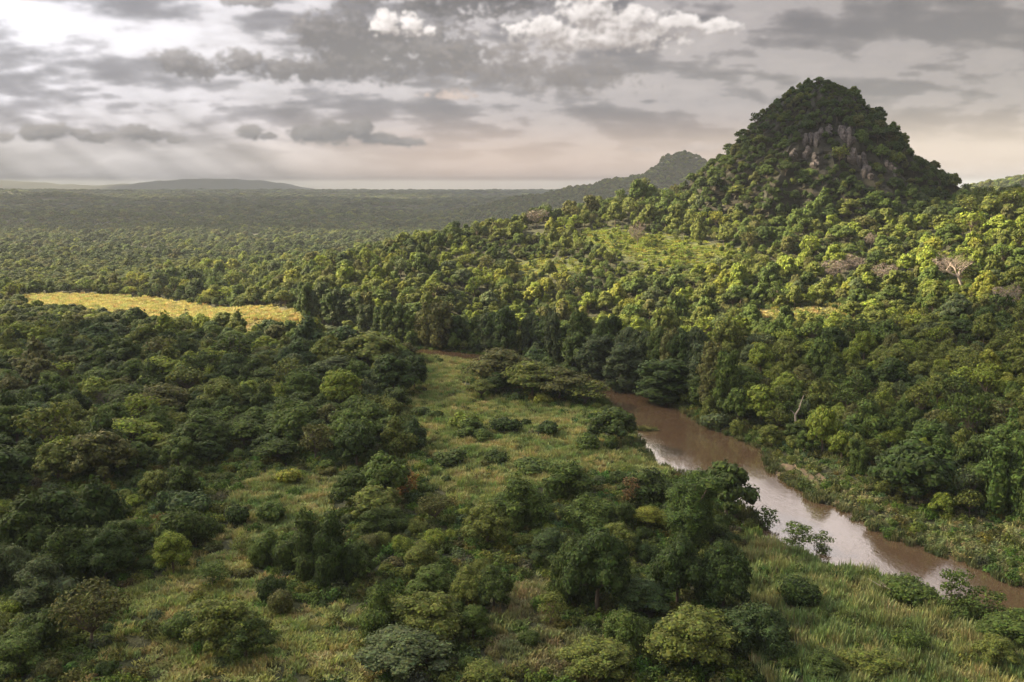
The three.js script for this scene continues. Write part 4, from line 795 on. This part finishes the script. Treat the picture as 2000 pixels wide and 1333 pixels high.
{
  const tufts = [0, 1, 2].map((i) => tuftGeometry(500 + i, 36, 1.3, 1.8, 1.15)), low = tuftGeometry(510, 40, 0.6, 1.9, 1.4), rng = mulberry(88);
  const lists = [[], [], [], []];
  const look = {                                                     // spacing, height, colours, share of low growth
    golden: [1.9, 1.1, [[0.48, 0.425, 0.165], [0.43, 0.385, 0.140], [0.31, 0.305, 0.105]], 0.2], strip: [1.05, 1.25, [[0.417, 0.379, 0.145], [0.271, 0.304, 0.100], [0.177, 0.249, 0.068]], 0.15], glade: [1.05, 1.0, [[0.354, 0.334, 0.129], [0.240, 0.271, 0.088], [0.166, 0.226, 0.068]], 0.25],
    lawn: [1.0, 0.75, [[0.395, 0.356, 0.131], [0.292, 0.313, 0.092], [0.188, 0.238, 0.068]], 0.5], gap: [1.1, 0.9, [[0.271, 0.235, 0.105], [0.210, 0.211, 0.079], [0.158, 0.183, 0.066]], 0.4], tall: [0.95, 1.75, [[0.323, 0.313, 0.120], [0.210, 0.254, 0.082], [0.143, 0.206, 0.064]], 0.08],
    bank: [1.1, 0.95, [[0.343, 0.323, 0.141], [0.240, 0.263, 0.100], [0.163, 0.211, 0.075]], 0.55], meadow: [2.0, 0.7, [[0.32, 0.33, 0.065], [0.25, 0.285, 0.052], [0.20, 0.245, 0.045]], 0.6], meadowlow: [2.0, 0.7, [[0.34, 0.35, 0.065], [0.28, 0.30, 0.055], [0.36, 0.34, 0.08]], 0.6], pale: [2.0, 0.9, [[0.392, 0.319, 0.131], [0.290, 0.275, 0.087], [0.217, 0.232, 0.072]], 0.4],
  };
  for (const [k, poly] of Object.entries(CLEARINGS)) {
    const [sp, hh, cols, lowShare] = look[k], xs = poly.map((p) => p[0]), zs = poly.map((p) => p[1]), big = sp > 1.5 ? 1.5 : 1;
    for (let z = Math.min(...zs) - 6; z < Math.max(...zs) + 6; z += sp) for (let x = Math.min(...xs) - 6; x < Math.max(...xs) + 6; x += sp) {
      const px = x + (rng() - 0.5) * sp * 1.2, pz = z + (rng() - 0.5) * sp * 1.2, fringe = 8 * noise2(px / 12, pz / 12) + 3 * noise2(px / 4, pz / 4);
      if (!inside(poly, px + fringe, pz - fringe) || riverGap(px, pz) < 1.2 || onSand(px, pz)) continue;
      const n = fbm(px / 16, pz / 16, 3) + 0.35 * (rng() - 0.5), tall = clamp(0.85 + 0.55 * noise2(px / 7 + 3, pz / 7) + 0.3 * rng(), 0.35, 1.7);
      const c = n < 0 ? mix3(cols[1], cols[2], clamp(-n * 2, 0, 1)) : mix3(cols[1], cols[0], clamp(n * 2, 0, 1)), flat = k === 'bank' ? 0.75 : 0.12;
      const list = rng() < lowShare ? lists[3] : lists[Math.floor(rng() * 3)];
      list.push({ x: px, y: ground(px, pz), z: pz, sx: big * (0.8 + 0.5 * rng()), sy: hh * tall * (big > 1 ? 1.1 : 1), turn: rng() * 6.283, col: c.map((q) => q * (0.85 + 0.3 * rng())), tx: flat * (0.6 + 0.5 * rng()) * (k === 'bank' ? 1 : rng() - 0.5), tz: flat * (k === 'bank' ? -0.9 : rng() - 0.5) });
    }
  }
  for (const [x, z] of ISLETS) for (let i = 0; i < 26; i++) { const a = rng() * 6.283, r = Math.sqrt(rng()) * 2.4; lists[0].push({ x: x + Math.cos(a) * r * 1.3, y: -1.0, z: z + Math.sin(a) * r, sx: 0.8, sy: 1.0 + 0.5 * rng(), turn: a, col: [0.15, 0.16, 0.05], tx: 0.5, tz: -0.4 }); }
  for (const line of [BANK_NEAR, BANK_FAR]) for (let i = 6; i < line.length - 1; i++) {   // reeds and herbs at the water's edge
    const a = line[i], b = line[i + 1], l = Math.hypot(b[0] - a[0], b[1] - a[1]);
    for (let s = 0; s < l * 2.0; s++) { const t = rng(), o = (rng() - 0.5) * 7, nx = -(b[1] - a[1]) / l, nz = (b[0] - a[0]) / l, x = lerp(a[0], b[0], t) + nx * o, z = lerp(a[1], b[1], t) + nz * o; if (riverGap(x, z) < -0.7) continue; lists[Math.floor(rng() * 4)].push({ x, y: Math.max(-0.9, ground(x, z)), z, sx: 0.8 + 0.6 * rng(), sy: 0.8 + 0.9 * rng(), turn: rng() * 6.283, col: mix3([0.07, 0.10, 0.03], [0.14, 0.14, 0.05], rng()) }); }
  }
  const g = mass('grass', 'tall grass of the clearings and river banks');
  lists.forEach((l, i) => scatter(g, 'tuft', i < 3 ? tufts[i] : low, grassMat, l));

  // leafy undergrowth below and between the trees
  const herb = [0, 1].map((i) => { const m = new Mesher(), r = mulberry(520 + i), cl = []; for (let k = 0; k < 5; k++) cl.push({ c: [(r() - 0.5) * 2.2, 0.35 + 0.5 * r(), (r() - 0.5) * 2.2], r: [0.8, 0.6 + 0.4 * r(), 0.8] }); foliage(m, cl, { card: 0.42, cover: 0.75, core: 0.5, jitter: 0.8, under: 2 }, r); return m.geometry(); });
  const hl = [[], []];
  for (let z = -470; z < -100; z += 2.5) for (let x = -330; x < 330; x += 2.5) {
    const px = x + (rng() - 0.5) * 2.4, pz = z + (rng() - 0.5) * 2.4; if (Math.abs(px) > -pz * 0.72 + 20 || riverGap(px, pz) < 1 || onSand(px, pz)) continue;
    const f = clearingAt(px, pz); if (f && rng() > (f === 'bank' ? 0.4 : f === 'tall' ? 0.22 : 0.10)) continue;
    const l = pick([[LEAF.dark, 2], [LEAF.green, 3], [LEAF.olive, 2.4], [LEAF.grey, 1]], rng()), s = 0.7 + 0.7 * rng();
    hl[Math.floor(rng() * 2)].push({ x: px, y: ground(px, pz) - 0.1, z: pz, sx: s, sy: s * (0.8 + 0.6 * rng()), turn: rng() * 6.283, col: l.map((c) => c * (0.8 + 0.5 * rng())) });
  }
  const u = mass('undergrowth', 'leafy undergrowth between the trees');
  hl.forEach((l, i) => scatter(u, 'herb', herb[i], leafAny, l));
}
{
  const rng = mulberry(99), by = {};
  const add = (x, z, y, w, h, form) => {
    const n = noise2(x / 400, z / 260) + 0.6 * noise2(x / 120, z / 90), c = pick([[LEAF.olive, 1.8], [LEAF.greydark, 3], [LEAF.brownolive, 1.2], [LEAF.dark, 2.8 - n], [LEAF.blue, 1.4], [LEAF.green, 1.5], [LEAF.lime, 0.1 + 2.2 * Math.max(0, n - 0.2)], [LEAF.deep, 3 * Math.max(0, -n)]], rng()), b = 0.8 + 0.4 * rng();
    (by[form + Math.floor(rng() * 3)] ??= []).push({ x, y: y - 0.5, z, w, h, turn: rng() * 6.283, col: c.map((q) => q * b) });
  };
  const wedge = (r0, r1, step, w0, w1, flat) => { for (let z = -r1; z < -r0 * 0.75; z += step) for (let x = -r1 * 0.68; x < r1 * 0.68; x += step) { const px = x + (rng() - 0.5) * step, pz = z + (rng() - 0.5) * step, r = Math.hypot(px, pz); if (r < r0 || r > r1 || Math.abs(px) > -pz * 0.72) continue; if (r > 1000 && noise2(px / 130 + 9, pz / 130) + 0.4 * noise2(px / 40, pz / 40) > 0.55) continue; const w = w0 * 0.8 + (w1 * 1.35 - w0 * 0.8) * Math.pow(rng(), 1.8); add(px, pz, ground(px, pz), w, w * flat * (0.8 + 0.4 * rng()), rng() < 0.8 ? 'domed' : 'layered'); } };
  wedge(985, 1900, 9.5, 7, 12, 0.8); wedge(1900, 3200, 15, 11, 19, 0.66); wedge(3200, 5600, 26, 18, 34, 0.42); wedge(5600, 11000, 52, 36, 62, 0.26);
  const cover = (x0, x1, z0, z1, step, hf, bald) => { for (let z = z0; z < z1; z += step) for (let x = x0; x < x1; x += step) { const px = x + (rng() - 0.5) * step, pz = z + (rng() - 0.5) * step, y = hf(px, pz); if (y < ground(px, pz) - 2 || bald?.(px, pz)) continue; const w = 9 + 7 * rng(); add(px, pz, y, w, w * 0.8, 'domed'); } };
  cover(-150, 1100, -2900, -2200, 11, peakHeight);
  cover(600, 1300, -1800, -1150, 10, eastHeight, (x, z) => z > -1440 && z < -1290 && x > 770 && noise2(x / 60, z / 60) > -0.5);
  const far = mass('distant_forest', 'hazy bush forest covering the plain to the horizon');
  for (const [k, list] of Object.entries(by)) { const p = proto(k.slice(0, -1), 'far', +k.slice(-1)); scatter(far, 'crown', p.crown, leafAny, list.map((q) => ({ ...q, sx: q.w / p.W, sy: q.h / p.H }))); }
}

// ---------------------------------------------------------------- clouds between the sun and the shaded ground
function cloud(name, label, outline, centre, base, thick, material = M.cloud) {            // outline: where its shadow falls on level ground
  const off = base / toSun.y, ox = toSun.x * off, oz = toSun.z * off, N = 96, K = 9, m = new Mesher(), P = [], hub = [centre[0] + ox, centre[1] + oz];
  for (let side = 0; side < 2; side++) { P.push([]); for (let k = 0; k <= K; k++) { P[side].push([]); for (let i = 0; i < N; i++) {
    const f = (i / N) * outline.length, a = outline[Math.floor(f)], b = outline[(Math.floor(f) + 1) % outline.length], t = f % 1, ex = lerp(a[0], b[0], t) + ox, ez = lerp(a[1], b[1], t) + oz, q = k / K, wob = 1 + 0.05 * noise2(i * 0.35, centre[0]) + 0.03 * noise2(i * 1.1, centre[1]);
    const x = lerp(hub[0], ex, q * wob), z = lerp(hub[1], ez, q * wob), dome = Math.sqrt(Math.max(0, 1 - q * q)), lump = 0.7 + 0.5 * noise2(x / 160, z / 160);
    P[side][k].push([x, base + (side ? -0.18 : 1) * thick * dome * lump, z]);
  } } }
  for (let side = 0; side < 2; side++) for (let k = 0; k < K; k++) for (let i = 0; i < N; i++) { const n = (i + 1) % N, a = P[side][k][i], b = P[side][k][n], c = P[side][k + 1][i], d = P[side][k + 1][n]; if (k) m.tri(a, b, c, [1, 1, 1]); m.tri(b, d, c, [1, 1, 1]); }
  const o = new THREE.Mesh(m.geometry(), material); o.name = name; o.userData = { kind: 'structure', label }; o.castShadow = true; scene.add(o);
}
cloud('cloud', 'low cloud shading the river and the near woods', [...SHADE_EDGE, [520, -150], [480, 260], [0, 320], [-560, 260], [-620, -250]], [-20, -160], 900, 130, M.thinCloud);
cloud('cloud_001', 'cloud bank shading the far plain', [[-2600, -2000], [-1900, -1750], [-1200, -1560], [-500, -1600], [200, -1650], [1000, -1900], [1500, -3000], [1300, -4300], [400, -4700], [-900, -4800], [-2200, -4600], [-3200, -3600]], [-700, -3200], 2100, 300);
cloud('cloud_003', 'unseen high cloud sheet added to dim the horizon haze', [[-9000, -5600], [-5000, -4700], [-1500, -5000], [2500, -4800], [6000, -5600], [10500, -12000], [11500, -19000], [4000, -21000], [-4000, -21000], [-13000, -19500], [-13500, -12000]], [-600, -12500], 5200, 420);  // sheet out of view, put in to darken the haze over the far plain
{
  const fall = (x, y, z) => [x - (toSun.x / toSun.y) * y, z - (toSun.z / toSun.y) * y], c = fall(HX + 62, 112, HZ + 10), ring = [];
  for (let i = 0; i < 20; i++) { const a = (i / 20) * 6.283; ring.push([c[0] + 155 * Math.cos(a) * (1 + 0.12 * Math.sin(3 * a)), c[1] + 92 * Math.sin(a)]); }
  cloud('cloud_002', 'small cloud shading the rocky hill', ring, c, 1150, 70);
}
scene.fog = new THREE.FogExp2(new THREE.Color().setRGB(0.82, 0.90, 1.0), 0.000055);

renderer.render(scene, camera);
